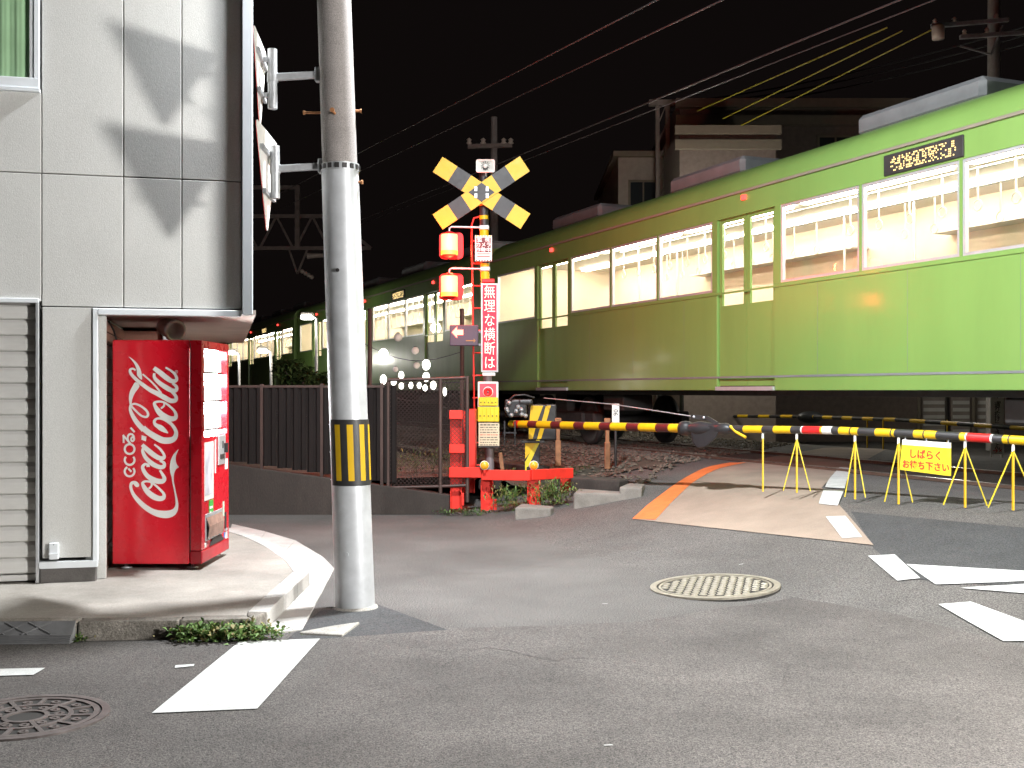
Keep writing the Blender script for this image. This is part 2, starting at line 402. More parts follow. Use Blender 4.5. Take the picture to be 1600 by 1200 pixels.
# pavement of the corner, kerb stones and gutter
SW = .12
kerb = [onplane(-300, 973, SW), onplane(-40, 973, SW), onplane(120, 971, SW), onplane(280, 969, SW), onplane(395, 966, SW), onplane(418, 955, SW), onplane(484, 892, SW), onplane(470, 874, SW), onplane(436, 852, SW), onplane(400, 836, SW), onplane(355, 824, SW), onplane(300, 812, SW), onplane(200, 802, SW)]
back = [Vector((-9, 15, SW)), Vector((-14, 8, SW))]
def inset(pts, d):
    out = []
    for i, p in enumerate(pts):
        t = (pts[min(i + 1, len(pts) - 1)] - pts[max(i - 1, 0)]).normalized(); out.append(p + Vector((-t.y, t.x, 0)) * d)
    return out
KW = .13
kin = inset(kerb, KW)
pv = MB(); pv.prism([Vector((p.x, p.y, -.05)) for p in kin + back], (0, 0, .05 + SW - .004))
pavement = struct(pv.build('pavement', M_pave))
def along(pts, step):
    out = []; 
    for i in range(len(pts) - 1):
        n = max(1, round((pts[i + 1] - pts[i]).length / step)); out += [(pts[i].lerp(pts[i + 1], t / n), pts[i].lerp(pts[i + 1], (t + 1) / n), i, t / n, (t + 1) / n) for t in range(n)]
    return out
for a, b, i, t0, t1 in along(kerb, .62):
    ia, ib = kin[i].lerp(kin[i + 1], t0), kin[i].lerp(kin[i + 1], t1); e = (b - a).normalized() * .004
    mb = MB(); mb.prism([Vector((q.x, q.y, -.06)) for q in (a + e, b - e, ib - e, ia + e)], (0, 0, .06 + SW + random.uniform(-.003, .003)))
    mb.build('kerb_stone', M_kerbd if i < 5 else M_gutter, pavement, bevel=.012, seg=2)
gut_o = [onplane(420, 992, 0), onplane(472, 986, 0), onplane(522, 890, 0), onplane(505, 872, 0), onplane(462, 846, 0), onplane(415, 832, 0), onplane(362, 820, 0)]
gut_i = [Vector((p.x, p.y, 0)) for p in (kerb[5], kerb[5].lerp(kerb[6], .15), kerb[6], kerb[7], kerb[8], kerb[9], kerb[10])]
for i in range(len(gut_o) - 1):
    n = 4 if i == 1 else 1
    for t in range(n):
        q = [gut_i[i].lerp(gut_i[i + 1], t / n), gut_o[i].lerp(gut_o[i + 1], t / n), gut_o[i].lerp(gut_o[i + 1], (t + 1) / n), gut_i[i].lerp(gut_i[i + 1], (t + 1) / n)]
        e = (q[3] - q[0]).normalized() * .003
        mb = MB(); mb.prism([Vector((v.x, v.y, -.05)) for v in (q[0] + e, q[1] + e, q[2] - e, q[3] - e)], (0, 0, .05 + .012 + random.uniform(0, .002)))
        mb.build('gutter_slab', M_gutter, pavement, bevel=.004)
mb = MB(); q = [onplane(*p, 0) for p in ((467, 992), (535, 996), (562, 976), (520, 982))]
mb.prism([Vector((v.x, v.y, -.03)) for v in q], (0, 0, .05)); mb.build('gutter_slab', M_kerb, pavement, bevel=.006)

# steel ramp plate against the kerb
ra, rb = onplane(-140, 972, .13), onplane(118, 970, .13); rc, rd = onplane(108, 1006, .005), onplane(-150, 1008, .005)
ramp = thing('kerb_ramp', 'grey ribbed ramp plate set against the kerb by the shutter', 'ramp', (rc + rd) / 2)
mb = MB(); up = Vector((0, 0, .006))
mb.add([ra, rb, rc, rd, Vector((ra.x, ra.y, .005)), Vector((rb.x, rb.y, .005))], [(3, 2, 1, 0), (0, 1, 5, 4), (2, 5, 1), (3, 0, 4), (2, 3, 4, 5)]); mb.build('plate', M_plate, ramp)
mb = MB()
for j in range(7):
    for dd in (-1, 1):
        u0 = j / 7; u1 = u0 + dd * .16
        if 0 <= u1 <= 1: mb.beam((ra.lerp(rb, u0)).lerp(rd.lerp(rc, u0), .08) + up, (ra.lerp(rb, u1)).lerp(rd.lerp(rc, u1), .62) + up, .008, .008)
for v in (.68, .76, .84, .92): mb.beam(ra.lerp(rd, v) + up, rb.lerp(rc, v) + up, .010, .008)
tag(mb.build('tread_rib', M_plate, ramp), kind='stuff')

# ---- manhole covers
def ring(mb, c, r0, r1, z0, z1, n=48):
    mb.lathe((c.x, c.y, c.z), [(r0, z0), (r0, z1), (r1, z1), (r1, z0)], n, smooth=False)
def manhole(label, c, rad, style):
    t = thing('manhole_cover', label, 'manhole cover', c, 'cast iron manhole covers in the road')
    gx, gy = (g(c.x + rad, c.y) - g(c.x - rad, c.y)) / (2 * rad), (g(c.x, c.y + rad) - g(c.x, c.y - rad)) / (2 * rad)
    t.rotation_euler = Vector((-gx, -gy, 1)).to_track_quat('Z', 'Y').to_euler(); t.location = (c.x, c.y, (g(c.x + rad, c.y) + g(c.x - rad, c.y)) / 2 - .003)
    m = M_iron if style == 0 else M_irono
    mb = MB(); ring(mb, c, rad * .90, rad, 0, .016); mb.build('frame', m, t)
    mb = MB(); mb.lathe(c, [(rad * .885, .0), (rad * .885, .007), (.0005, .007)], 48, smooth=False); mb.build('lid', M_irond, t)
    if style == 0:
        st = .072; n = int(rad / st) + 1; a0 = R(28)
        for i in range(-n, n + 1):
            for j in range(-n, n + 1):
                x, y = (i + .5 * (j % 2)) * st, j * st * .9; 
                if math.hypot(x, y) > rad * .80: continue
                q = MB(); p = Vector((c.x + x * math.cos(a0) - y * math.sin(a0), c.y + x * math.sin(a0) + y * math.cos(a0), c.z + .0105))
                q.box(p, (.050, .036, .009), a0 + (i % 2) * R(90)); 
                if not hasattr(manhole, 'knob'): 
                    q = MB().box((0, 0, 0), (.052, .040, .010)); o = q.build('tread_block', m, t, world=False, bevel=.004); manhole.knob = o
                else: o = manhole.knob.copy(); COL.objects.link(o)
                o.parent = t; o.location = p - c; o.rotation_euler = (0, 0, a0 + ((i + j) % 2) * R(90))
        mb = MB(); ring(mb, c, rad * .83, rad * .868, .006, .014); mb.build('rim_ring', m, t)
    else:
        for r0, r1 in ((.80, .875), (.50, .56), (.22, .28)):
            mb = MB(); ring(mb, c, rad * r0, rad * r1, .006, .014); mb.build('rim_ring', m, t)
        for i in range(12):
            a = 2 * math.pi * i / 12 + .1; d = Vector((math.cos(a), math.sin(a), 0)); z = Vector((0, 0, .0102))
            MB().beam(c + d * rad * (.26 if i % 2 == 0 else .55) + z, c + d * rad * .81 + z, .022, .008).build('rib', m, t)
            for rr in (.39, .68):
                b = a + math.pi / 12; dd = Vector((math.cos(b), math.sin(b), 0)); q = MB()
                ring(q, c + dd * rad * rr, .010, .024, .006, .013, 12); q.build('ring_boss', m, t)
manhole('large pale manhole cover with checkered treads in the middle of the road', G(1117, 921, .001), .50, 0)
manhole('dark manhole cover with ribs and ringed bosses beside the white stop line', G(40, 1122, .001), .38, 1)

# ================================================================== CORNER BUILDING
FS = .25
FN = Vector((FS, -1, 0)).normalized(); FU = Vector((1, FS, 0)).normalized(); FB = -FN
def Fd(px): return (8.5 + FS * 3.78) / (1 - FS * k_(px))
def Fp(px, py, off=0.): return P(px, py, Fd(px)) + FN * off
def Fx(px): p = P(px, HY, Fd(px)); return Vector((p.x, p.y, 0))
b0 = Fx(-1100); 
bld = thing('corner_building', 'pale grey panelled corner building with roller shutter and recessed vending corner', 'building', Fx(65))
TOPZ = 7.2; SOF = 2.155
def fbox(px0, px1, z0, z1, front, depth):     # box lying on the facade plane, front = metres proud of it
    a, b = Fx(px0), Fx(px1); mb = MB(); A = a + FN * front; B = b + FN * front
    mb.prism([Vector((A.x, A.y, z0)), Vector((B.x, B.y, z0)), Vector((B.x, B.y, z0)) + FB * depth, Vector((A.x, A.y, z0)) + FB * depth], (0, 0, z1 - z0)); return mb
# backing body (joints show it), leaving the recess of the ground floor open
fbox(-1100, 385, SOF + .03, TOPZ, -.03, 5.8).build('backing', M_joint, bld)
fbox(-1100, 147, -.02, SOF + .02, -.14, 5.6).build('backing', M_joint, bld)
ROW = 3.165
cols = [-1100, -880, -650, -420, -215, -10, 65, 193, 284, 377]
def panel(a, b, z0, z1): fbox(a + .6, b - .6, z0 + .004, z1 - .004, 0, .028).build('wall_panel', M_wall, bld, bevel=.004)
WZ0 = 3.79
for a, b in zip(cols[:-1], cols[1:]):
    if b == 65: panel(a, b, ROW, WZ0 - .02)
    elif b == -10: panel(a, b, ROW, WZ0 - .02)
    else: panel(a, b, ROW, 5.3); panel(a, b, 5.3, TOPZ)
    if a >= 193: panel(a, b, SOF + .02, ROW)
    elif a == 65: panel(a, b, SOF + .02, ROW)
    elif b == 65: panel(a, b, 2.21, ROW)
    else: panel(a, b, 2.21, ROW)
panel(-215, 65, 5.3, TOPZ)
fbox(66, 145, .30, SOF + .016, 0, .05).build('wall_panel', M_wall, bld, bevel=.004)
fbox(-1100, -330, .30, 2.2, 0, .05).build('wall_panel', M_wall, bld, bevel=.004)
# trims
fbox(378, 395, SOF - .02, TOPZ, .03, .10).build('corner_trim', M_trim, bld, bevel=.006)
fbox(153.5, 377, SOF - .035, SOF + .012, .022, .10).build('soffit_trim', M_trim, bld, bevel=.004)
fbox(145, 153, .24, SOF + .014, .018, .09).build('recess_trim', M_trim, bld, bevel=.004)
fbox(61, 153, .225, .275, .024, .06).build('plinth_trim', M_trim, bld, bevel=.004)
fbox(62, 150, .0, .224, .002, .12).build('plinth', M_base, bld, bevel=.006)
# shutter
fbox(56, 61, .12, 2.20, .02, .10).build('shutter_guide', M_alu, bld, bevel=.003)
fbox(-330, 61, 2.20, 2.232, .021, .12).build('shutter_head', M_trim, bld, bevel=.003)
sh = MB(); shut = fbox(-330, 56, .13, .175, -.05, .03).build('roller_shutter', M_shut, bld, bevel=.004)
z = .18
while z < 2.16:
    A, B = Fx(-330), Fx(55.8); mb = MB(); prof = [(-.075, 0), (-.052, .012), (-.046, .05), (-.052, .095), (-.07, .117), (-.085, .117), (-.085, 0)]
    vs = [(A + FN * o) + Vector((0, 0, z + h)) for o, h in prof]; mb.prism(vs, B - A)
    mb.build('slat', M_shut, shut); z += .1185
# window
wf = fbox(-215, 62, WZ0, WZ0 + .075, .03, .10).build('window_frame', M_trim, bld, bevel=.004)
fbox(46, 53, WZ0 + .076, 5.25, .012, .06).build('window_stile', M_trim, wf, bevel=.003)
fbox(53.5, 62, WZ0 + .076, 5.25, .026, .08).build('window_stile', M_trim, wf, bevel=.003)
fbox(-215, 63.5, WZ0 - .03, WZ0 - .002, .045, .10).build('window_sill', M_trim, wf, bevel=.003)
A, B = Fx(-208), Fx(46); MB().add([A + FB * .002 + Vector((0, 0, WZ0 + .076)), B + FB * .002 + Vector((0, 0, WZ0 + .076)), B + FB * .002 + Vector((0, 0, 5.25)), A + FB * .002 + Vector((0, 0, 5.25))], [(0, 1, 2, 3)]).build('pane', M_glass, wf)
cmb = MB(); A, B = Fx(-215), Fx(47); nn = 120
cmb.add([A.lerp(B, i / nn) + FB * (.018 + .006 * math.sin(i * .55) + .003 * math.sin(i * 1.7)) + Vector((0, 0, zz)) for zz in (WZ0 + .02, 5.3) for i in range(nn + 1)], [(i, i + 1, i + nn + 2, i + nn + 1) for i in range(nn)], True)
cmb.build('curtain', M_curtain, wf)
# recess: inner wall, back wall of boards, soffit, column, duct
A = Fx(153.5)
def rp(u, v, z): return A + FU * u + FB * v + Vector((0, 0, z))          # recess coordinates
mb = MB(); mb.prism([rp(-.10, .095, .12), rp(.045, .095, .12), rp(.045, .16, .12), rp(-.10, .16, .12)], (0, 0, SOF - .15)); mb.build('jamb', M_wall, bld)
mb = MB(); mb.prism([rp(-.10, .165, .10), rp(-.012, .165, .10), rp(-.012, 2.3, .10), rp(-.10, 2.3, .10)], (0, 0, SOF - .12)); mb.build('recess_wall', M_wall, bld)
z = .12
while z < SOF - .05:
    h = min(.098, SOF - .04 - z); mb = MB(); mb.prism([rp(0, 2.20, z), rp(.35, 2.20, z), rp(.35, 2.26, z), rp(0, 2.26, z)], (0, 0, h - .006)); mb.build('siding_board', M_siding, bld, bevel=.006)
    mb = MB(); mb.prism([rp(-.011, .45, z), rp(.012, .45, z), rp(.012, 2.19, z), rp(-.011, 2.19, z)], (0, 0, h - .006)); mb.build('siding_board', M_siding, bld, bevel=.005)
    z += .1
mb = MB(); mb.prism([rp(-.10, .08, SOF - .012), rp(1.16, .08, SOF - .012), rp(1.16, 5.6, SOF - .012), rp(-.10, 5.6, SOF - .012)], (0, 0, .035)); mb.build('soffit', M_soffit, bld)
mb = MB(); mb.prism([rp(.36, 2.12, .1), rp(.46, 2.12, .1), rp(.46, 2.25, .1), rp(.36, 2.25, .1)], (0, 0, SOF - .115)); mb.build('column', M_trim, bld, bevel=.006)
mb = MB(); mb.prism([rp(.36, 2.27, .1), rp(.43, 2.27, .1), rp(.43, 5.6, .1), rp(.36, 5.6, .1)], (0, 0, SOF - .115)); mb.build('recess_wall', M_wall, bld)
mb = MB(); c = rp(.46, .62, SOF - .085)
mb.lathe(c + FB * .16, [(.001, -.06), (.07, -.05), (.075, .0), (.08, .10), (.092, .11), (.092, .14), (.07, .14), (.07, .05), (.001, .05)], 20, axis=(FN + Vector((.8, 0, -.35)))); mb.build('vent_hood', mat('vent_metal', (.50, .47, .45), .4, .2), bld)
mb = MB(); mb.tube([rp(.02, .6, SOF - .05), rp(.05, .7, SOF - .12), rp(.06, .9, SOF - .22), rp(.1, 1.1, SOF - .2)], .008); mb.build('cable', M_black, bld)
c0, c1 = Fp(78, 848, 0), Fp(92, 873, 0)
ub = fbox(77.5, 92.5, c1.z, c0.z, .038, .037).build('outlet_box', M_trim, bld, bevel=.006, seg=2)
fbox(77.0, 93, c1.z + .035, c1.z + .048, .050, .011).build('outlet_lip', M_trim, ub, bevel=.003)
fbox(84.2, 85.8, c0.z - .014, c0.z - .008, .041, .003).build('screw', M_dark, ub)

# ================================================================== VENDING MACHINE
VD = 9.18
def V(px, py, d=VD): return P(px, py, d)
VX0, VX1 = V(175, 0).x, V(315, 0).x; VZ0, VZ1 = .165, V(0, 531).z; VY1 = 10.06; VS = (VY1 - VD) / 1.18
vm = thing('vending_machine', 'red drinks vending machine with big white script lettering on its side', 'vending machine', (VX0 + .36, VD + .6, SW))
MB().lohi((VX0, VD, VZ0), (VX1 - .10, VY1, VZ1)).build('cabinet', M_red, vm, bevel=.012, seg=2)
VXF = VX1
dm = MB(); fx0, fx1 = VX1 - .094, VXF
wz0, wz1 = 1.17, 1.885; wy0, wy1 = VD + .08, VY1 - .06
dm.lohi((fx0, VD + .002, VZ0 + .11), (fx1, VY1 - .002, wz0)); dm.lohi((fx0, VD + .002, wz1), (fx1, VY1 - .002, VZ1 - .004))
dm.lohi((fx0, VD + .002, wz0), (fx1, wy0, wz1)); dm.lohi((fx0, wy1, wz0), (fx1, VY1 - .002, wz1))
door = dm.build('door', M_red, vm)
MB().lohi((fx0, VD + .004, VZ0), (fx1 + .004, VY1 - .004, VZ0 + .105)).build('kick_panel', M_redd, vm, bevel=.008)
MB().lohi((fx0 + .004, wy0, wz0), (fx0 + .014, wy1, wz1)).build('light_panel', M_vend, vm)
MB().lohi((fx1 - .008, wy0, wz0), (fx1 - .002, wy1, wz1)).build('display_glass', M_glass, vm)
mbot = MB().lathe((0, 0, 0), [(.001, 0), (.019, 0), (.020, .015), (.020, .075), (.008, .095), (.008, .115), (.001, .115)], 12)
bots = [mat('bottle_a', (.88, .74, .70), .3, var=0), mat('bottle_b', (.85, .85, .8), .3, var=0), mat('bottle_c', (.78, .88, .80), .3, var=0), mat('bottle_d', (.80, .76, .72), .3, var=0)]
for bm_ in bots: bm_.node_tree.nodes['Principled BSDF'].inputs['Transmission Weight'].default_value = .85
proto = []
for i, bm_ in enumerate(bots):
    me = mbot.build('bottle', bm_, vm, world=False); proto.append(me)
first = [True] * 4
for r in range(3):
    zz = wz0 + .06 + r * .235
    MB().lohi((fx0 + .016, wy0 + .01, zz - .010), (fx0 + .060, wy1 - .01, zz)).build('shelf', M_white, vm)
    MB().lohi((fx0 + .045, wy0 + .02, zz + .205), (fx0 + .058, wy1 - .02, zz + .2125)).build('shelf_light', M_vend, vm)
    MB().lohi((fx0 + .0605, wy0 + .02, zz - .012), (fx0 + .064, wy1 - .02, zz + .002)).build('button_row', M_ink, vm)
    for i in range(11):
        kx = random.randrange(4)
        o = proto[kx] if first[kx] else proto[kx].copy()
        if not first[kx]: COL.objects.link(o)
        first[kx] = False
        o.parent = vm; o.location = Vector((fx0 + .037, wy0 + .05 + i * (wy1 - wy0 - .1) / 10, zz)) - LOC[vm.name]
# front fittings
def vf(name, y0, y1, z0, z1, m, pr=.004, par=None, bevel=.0): return MB().lohi((fx1 - .002, VD + y0 * VS, z0), (fx1 + pr, VD + y1 * VS, z1)).build(name, m, par or door, bevel=bevel)
vf('poster', .10, .48, .66, 1.13, M_cwhite, .003); vf('poster_print', .13, .45, .70, 1.06, mat('poster_pale', (.62, .60, .66), .5, var=.3, scale=9), .0045)
vf('price_strip', .54, .58, .86, 1.14, M_white); cp = vf('coin_panel', .66, .98, .92, 1.17, M_steel, .012, bevel=.006)
vf('coin_slot', .82, .86, 1.06, 1.12, M_ink, .016, cp); vf('bill_slot', .72, .90, .97, 1.01, M_ink, .016, cp); vf('return_lever', .90, .94, 1.02, 1.10, M_dark, .04, cp)
vf('green_sticker', .29, .47, .53, .65, M_green, .003); vf('sticker_print', .31, .44, .58, .60, M_white, .0042); vf('sticker_print', .31, .38, .545, .56, M_white, .0042)
hat = vf('delivery_flap', .13, .86, .33, .55, M_steel, .006, bevel=.004)
MB().add([(fx1 + .007, VD + .16 * VS, .52), (fx1 + .007, VD + .83 * VS, .52), (fx1 + .03, VD + .82 * VS, .45), (fx1 + .03, VD + .17 * VS, .45), (fx1 + .02, VD + .83 * VS, .35), (fx1 + .02, VD + .16 * VS, .35)], [(0, 1, 2, 3), (3, 2, 4, 5)]).build('flap_window', M_clearpl, hat)
vf('oval_sticker', .89, .96, .47, .60, mat('pale_green_sticker', (.45, .62, .48), .5, var=0), .003); vf('return_cup', .98, 1.06, .36, .50, M_ink, .003); vf('return_cup_rim', .975, 1.065, .34, .36, M_steel, .012)
vf('notice_sticker', 1.02, 1.10, .27, .33, M_white, .003); vf('notice_sticker', 1.0, 1.12, .87, .96, M_white, .003); vf('notice_sticker', .10, .19, .31, .32, M_white, .003)
vf('notice_sticker', .11, .18, .285, .31, M_cwhite, .003); vf('blue_sticker', .95, 1.0, .285, .33, mat('blue_sticker', (.1, .25, .6), .5, var=0), .003)
MB().prism([(fx1 + .003, VD + .30 * VS, VZ0 + .11), (fx1 + .003, VD + .42 * VS, VZ0 + .17), (fx1 + .003, VD + .78 * VS, VZ0 + .17), (fx1 + .003, VD + .92 * VS, VZ0 + .11)], (.004, 0, 0)).build('grille', M_ink, vm)
for yy in (VD + .10, VY1 - .10):
    for xx in (VX0 + .08, VX1 - .10):
        MB().lathe((xx, yy, SW + .002), [(.001, 0), (.045, 0), (.045, .008), (.014, .012), (.014, .06)], 12).build('foot', M_steel, vm)
MB().lohi((VX1 - .09, VD - .004, VZ0 + .10), (VX1 - .086, VD + .004, VZ1 - .02)).build('door_gap', M_ink, vm)
# ---- lettering on the side, traced as outlines and brush strokes
lettering = bpy.data.objects.new('lettering', None); COL.objects.link(lettering); lettering.parent = vm; LOC['lettering'] = LOC[vm.name]
LZ = [0]
def cA(x, y): return 170 + x / 8.575, 530 + y / 8.575
def cB(x, y): return 170 + x / 7.5, 660 + y / 7.5
def side(px, py):
    p = V(px, py, VD); LZ_ = -.0015 - LZ[0]; return Vector((p.x, VD + LZ_, p.z))
def smooth(pts, closed=False, n=6):
    out = []; N = len(pts)
    rng = range(N) if closed else range(N - 1)
    for i in rng:
        p = [pts[(i + k) % N] if closed else pts[max(0, min(N - 1, i + k))] for k in (-1, 0, 1, 2)]
        for j in range(n):
            t = j / n
            out.append(tuple(.5 * (2 * p[1][c] + (p[2][c] - p[0][c]) * t + (2 * p[0][c] - 5 * p[1][c] + 4 * p[2][c] - p[3][c]) * t * t + (3 * p[1][c] - p[0][c] - 3 * p[2][c] + p[3][c]) * t ** 3) for c in range(len(pts[0]))))
    if not closed: out.append(pts[-1])
    return out
def stroke(cv, pts, closed=False, name='letter_stroke'):
    q = smooth(pts, closed); N = len(q); L = []; Rr = []
    for i, (x, y, w) in enumerate(q):
        a = q[(i - 1) % N] if closed else q[max(0, i - 1)]; b = q[(i + 1) % N] if closed else q[min(N - 1, i + 1)]
        dx, dy = b[0] - a[0], b[1] - a[1]; l = math.hypot(dx, dy) or 1
        L.append(side(*cv(x - dy / l * w / 2, y + dx / l * w / 2))); Rr.append(side(*cv(x + dy / l * w / 2, y - dx / l * w / 2)))
    mb = MB(); n = N if closed else N - 1
    mb.add(L + Rr, [(i, (i + 1) % N, N + (i + 1) % N, N + i) for i in range(n)]); LZ[0] += .0002
    mb.build(name, M_white, lettering)
def blob(cv, pts, name='letter_stroke', sm_=True):
    q = smooth(pts, True, 4) if sm_ else pts
    MB().prism([side(*cv(*p)) for p in q], (0, -.0002, 0)).build(name, M_white, lettering); LZ[0] += .0003
blob(cB, [(735, 640), (720, 580), (716, 510), (728, 440), (760, 375), (816, 316), (790, 385), (786, 440), (800, 495), (822, 524), (790, 548), (770, 590), (762, 640), (765, 700), (785, 800), (810, 920), (816, 980), (805, 1040), (770, 1090), (700, 1120), (620, 1118), (540, 1095), (440, 1040), (350, 960), (280, 870), (246, 790), (240, 740), (255, 700), (290, 685), (330, 695), (356, 725), (350, 752), (325, 757), (303, 742), (288, 722), (276, 740), (284, 790), (320, 850), (400, 930), (480, 990), (560, 1025), (650, 1035), (720, 1028), (762, 1005), (780, 965), (780, 900), (765, 800), (745, 710)])
stroke(cB, [(405, 740, 44), (450, 808, 62), (520, 865, 70), (590, 892, 62), (640, 882, 52), (645, 838, 34), (600, 785, 27), (545, 735, 25), (490, 698, 25), (435, 690, 25), (400, 706, 32)], True)
stroke(cB, [(500, 700, 22), (502, 742, 24), (468, 778, 22)])
stroke(cB, [(462, 522, 44), (458, 498, 30), (425, 490, 30), (398, 520, 38), (412, 568, 46), (450, 622, 52), (505, 662, 60), (570, 688, 62), (632, 688, 56), (652, 655, 46), (628, 605, 34), (600, 560, 26)])
stroke(cB, [(392, 262, 44), (450, 318, 58), (530, 383, 60), (600, 420, 54), (646, 412, 42), (646, 375, 32), (600, 310, 27), (534, 258, 22)])
stroke(cB, [(402, 300, 24), (400, 345, 38), (440, 420, 48), (520, 490, 56), (598, 524, 50), (645, 515, 46), (648, 475, 36), (598, 448, 26)])
blob(cB, [(387, 148), (442, 168), (437, 222), (383, 202)], 'hyphen', False)
# second capital
stroke(cA, [(292, 878, 28), (290, 950, 42), (335, 1050, 58), (395, 1135, 66), (470, 1215, 70)])
stroke(cB, [(402, 62, 66), (450, 105, 66), (520, 152, 70), (620, 205, 76), (705, 213, 74), (768, 188, 62), (790, 130, 48), (775, 75, 42), (735, 20, 38), (700, -10, 36)])
stroke(cA, [(840, 1138, 44), (780, 1095, 38), (705, 1064, 32), (645, 1066, 32), (612, 1100, 38), (628, 1148, 44), (690, 1185, 52)])
blob(cB, [(520, -25), (560, 10), (640, 45), (700, 126), (620, 106), (560, 62), (530, 20)])
stroke(cA, [(292, 885, 26), (350, 866, 28), (430, 895, 30), (505, 955, 32), (528, 1010, 34), (500, 1042, 30), (430, 1020, 28), (350, 945, 28), (300, 890, 26)])
blob(cA, [(360, 576), (414, 628), (352, 722), (318, 800), (306, 872), (284, 880), (271, 790), (285, 700), (320, 630)])
stroke(cA, [(620, 890, 46), (672, 972, 72), (742, 1032, 80), (822, 1066, 74), (888, 1058, 60), (902, 1014, 46), (878, 958, 34), (820, 900, 29), (750, 850, 27), (680, 835, 28), (618, 850, 36)], True)
stroke(cA, [(742, 835, 24), (742, 890, 26), (700, 928, 24)])
stroke(cA, [(362, 416, 24), (325, 395, 28), (288, 412, 34), (300, 462, 42), (370, 540, 46), (460, 612, 52), (560, 682, 58), (660, 732, 64), (755, 785, 68), (835, 825, 62), (898, 815, 54), (900, 765, 46), (850, 705, 40), (790, 660, 34)])
stroke(cA, [(455, 468, 22), (540, 540, 23), (625, 625, 25), (705, 722, 27)])
blob(cA, [(268, 232), (340, 280), (400, 348), (436, 430), (446, 540), (384, 490), (378, 420), (350, 340), (308, 278)])
stroke(cA, [(606, 385, 56), (680, 440, 68), (780, 520, 70), (850, 562, 58), (905, 550, 46), (905, 500, 38), (860, 440, 32), (762, 378, 24)])
stroke(cA, [(612, 455, 30), (618, 520, 46), (690, 592, 58), (780, 652, 66), (860, 690, 60), (908, 678, 50), (905, 632, 42), (855, 590, 32)])
text('registered_mark', '®', .035, side(*cA(908, 440)), (1, 0, 0), (0, 0, 1), M_white, lettering, .0003)
def arc(cx, cy, r, a0, a1, w=25, n=14): return [(cx + r * math.cos(a0 + (a1 - a0) * i / n), cy + r * math.sin(a0 + (a1 - a0) * i / n), w) for i in range(n + 1)]
stroke(cB, [(268, 578, 24), (232, 540, 24)])
stroke(cB, arc(247, 574, 57, R(-118), R(-118 - 285)))
stroke(cB, arc(247, 440, 57, R(-42), R(222)))
stroke(cB, arc(247, 312, 57, 0, R(360 - 24), n=14), True)
text('letter', 'る', .118, side(*cB(246, 190)), (0, 0, 1), (-1, 0, 0), M_white, lettering, .0003, bold=.0035)
stroke(cB, [(258, 62, 24), (306, 114, 24)])

# ================================================================== UTILITY POLE WITH ITS FITTINGS
pb = G(555, 950); pt = P(522, 0, 8.2); 
axis_p = (pt - pb) / (pt.z - pb.z)
def PP(z): return pb + axis_p * (z - pb.z)
pole = thing('utility_pole', 'leaning concrete utility pole with a smooth metal sleeve and striped wrap', 'utility pole', pb)
zb = P(0, 262, 8.2).z
MB().tube([PP(zb + .02), PP(5.2), PP(8.6)], [.1235, .117, .100], 32).build('shaft', M_pole, pole)
MB().tube([PP(-.03), PP(.4), PP(zb - .0)], [.1415, .139, .131], 40).build('sleeve', M_sleeve, pole)
MB().tube([PP(-.01), PP(.012), PP(.02)], [.165, .158, .143], 32).build('base_ring', M_kerb, pole)
MB().tube([PP(zb - .035), PP(zb + .02)], .137, 32, caps=False).build('band', M_steel, pole)
for i in range(16):
    a = 2 * math.pi * i / 16; d = Vector((math.cos(a), math.sin(a), 0)); MB().box(PP(zb - .005) + d * .138, (.008, .030, .035), a).build('band_stud', M_dark, pole)
# wrap
z0, z1 = P(0, 757, 8.2).z, P(0, 655, 8.2).z
def wrap(name, a0, a1, zz0, zz1, r, m, par):
    mb = MB(); n = max(2, int((a1 - a0) / R(6))); vs = []
    for zz in (zz0, zz1):
        for i in range(n + 1):
            a = a0 + (a1 - a0) * i / n; vs.append(PP(zz) + Vector((math.cos(a), math.sin(a), 0)) * r)
    mb.add(vs, [(i, i + 1, i + n + 2, i + n + 1) for i in range(n)], True); return mb.build(name, m, par)
wr = wrap('striped_wrap', R(214), R(402), z0, z1, .1435, M_blk, pole)
for a in (R(232), R(269), R(305), R(341)): wrap('yellow_stripe', a + R(3), a + R(20), z0 + .035, z1 - .035, .1448, M_yellow, wr)
for f in (.08, .5, .92):
    zz = z1 + (z0 - z1) * f; MB().tube([PP(zz) + Vector((math.cos(R(a)), math.sin(R(a)), 0)) * .1405 for a in range(178, 219, 6)], .0025, 6).build('tie_wire', M_steel, wr)
for px, py, a, l in ((487, 176, 180, .11), (549, 172, 10, .03), (560, 285, -5, .025)):
    p = PP(P(0, py, 8.2).z); d = Vector((math.cos(R(a)), math.sin(R(a)), 0)); mb = MB(); mb.cyl(p + d * .11, p + d * (.125 + l), .009); mb.cyl(p + d * (.125 + l), p + d * (.137 + l), .015); mb.build('step_bolt', M_rust, pole)
p = PP(P(0, 185, 8.2).z); d = Vector((-.05, -1, .05)); mb = MB(); mb.cyl(p + d * .11, p + d * .2, .009); mb.cyl(p + d * .2, p + d * .213, .016); mb.build('step_bolt', M_rust, pole)
for py, dx in ((425, 0), (862, -.02)):
    p = PP(P(0, py, 8.2).z); d = Vector((dx - .16, -1, 0)).normalized(); mb = MB(); mb.cyl(p + d * .12, p + d * .1445, .013); mb.build('rivet', M_dark if py == 425 else M_sleeve, pole)

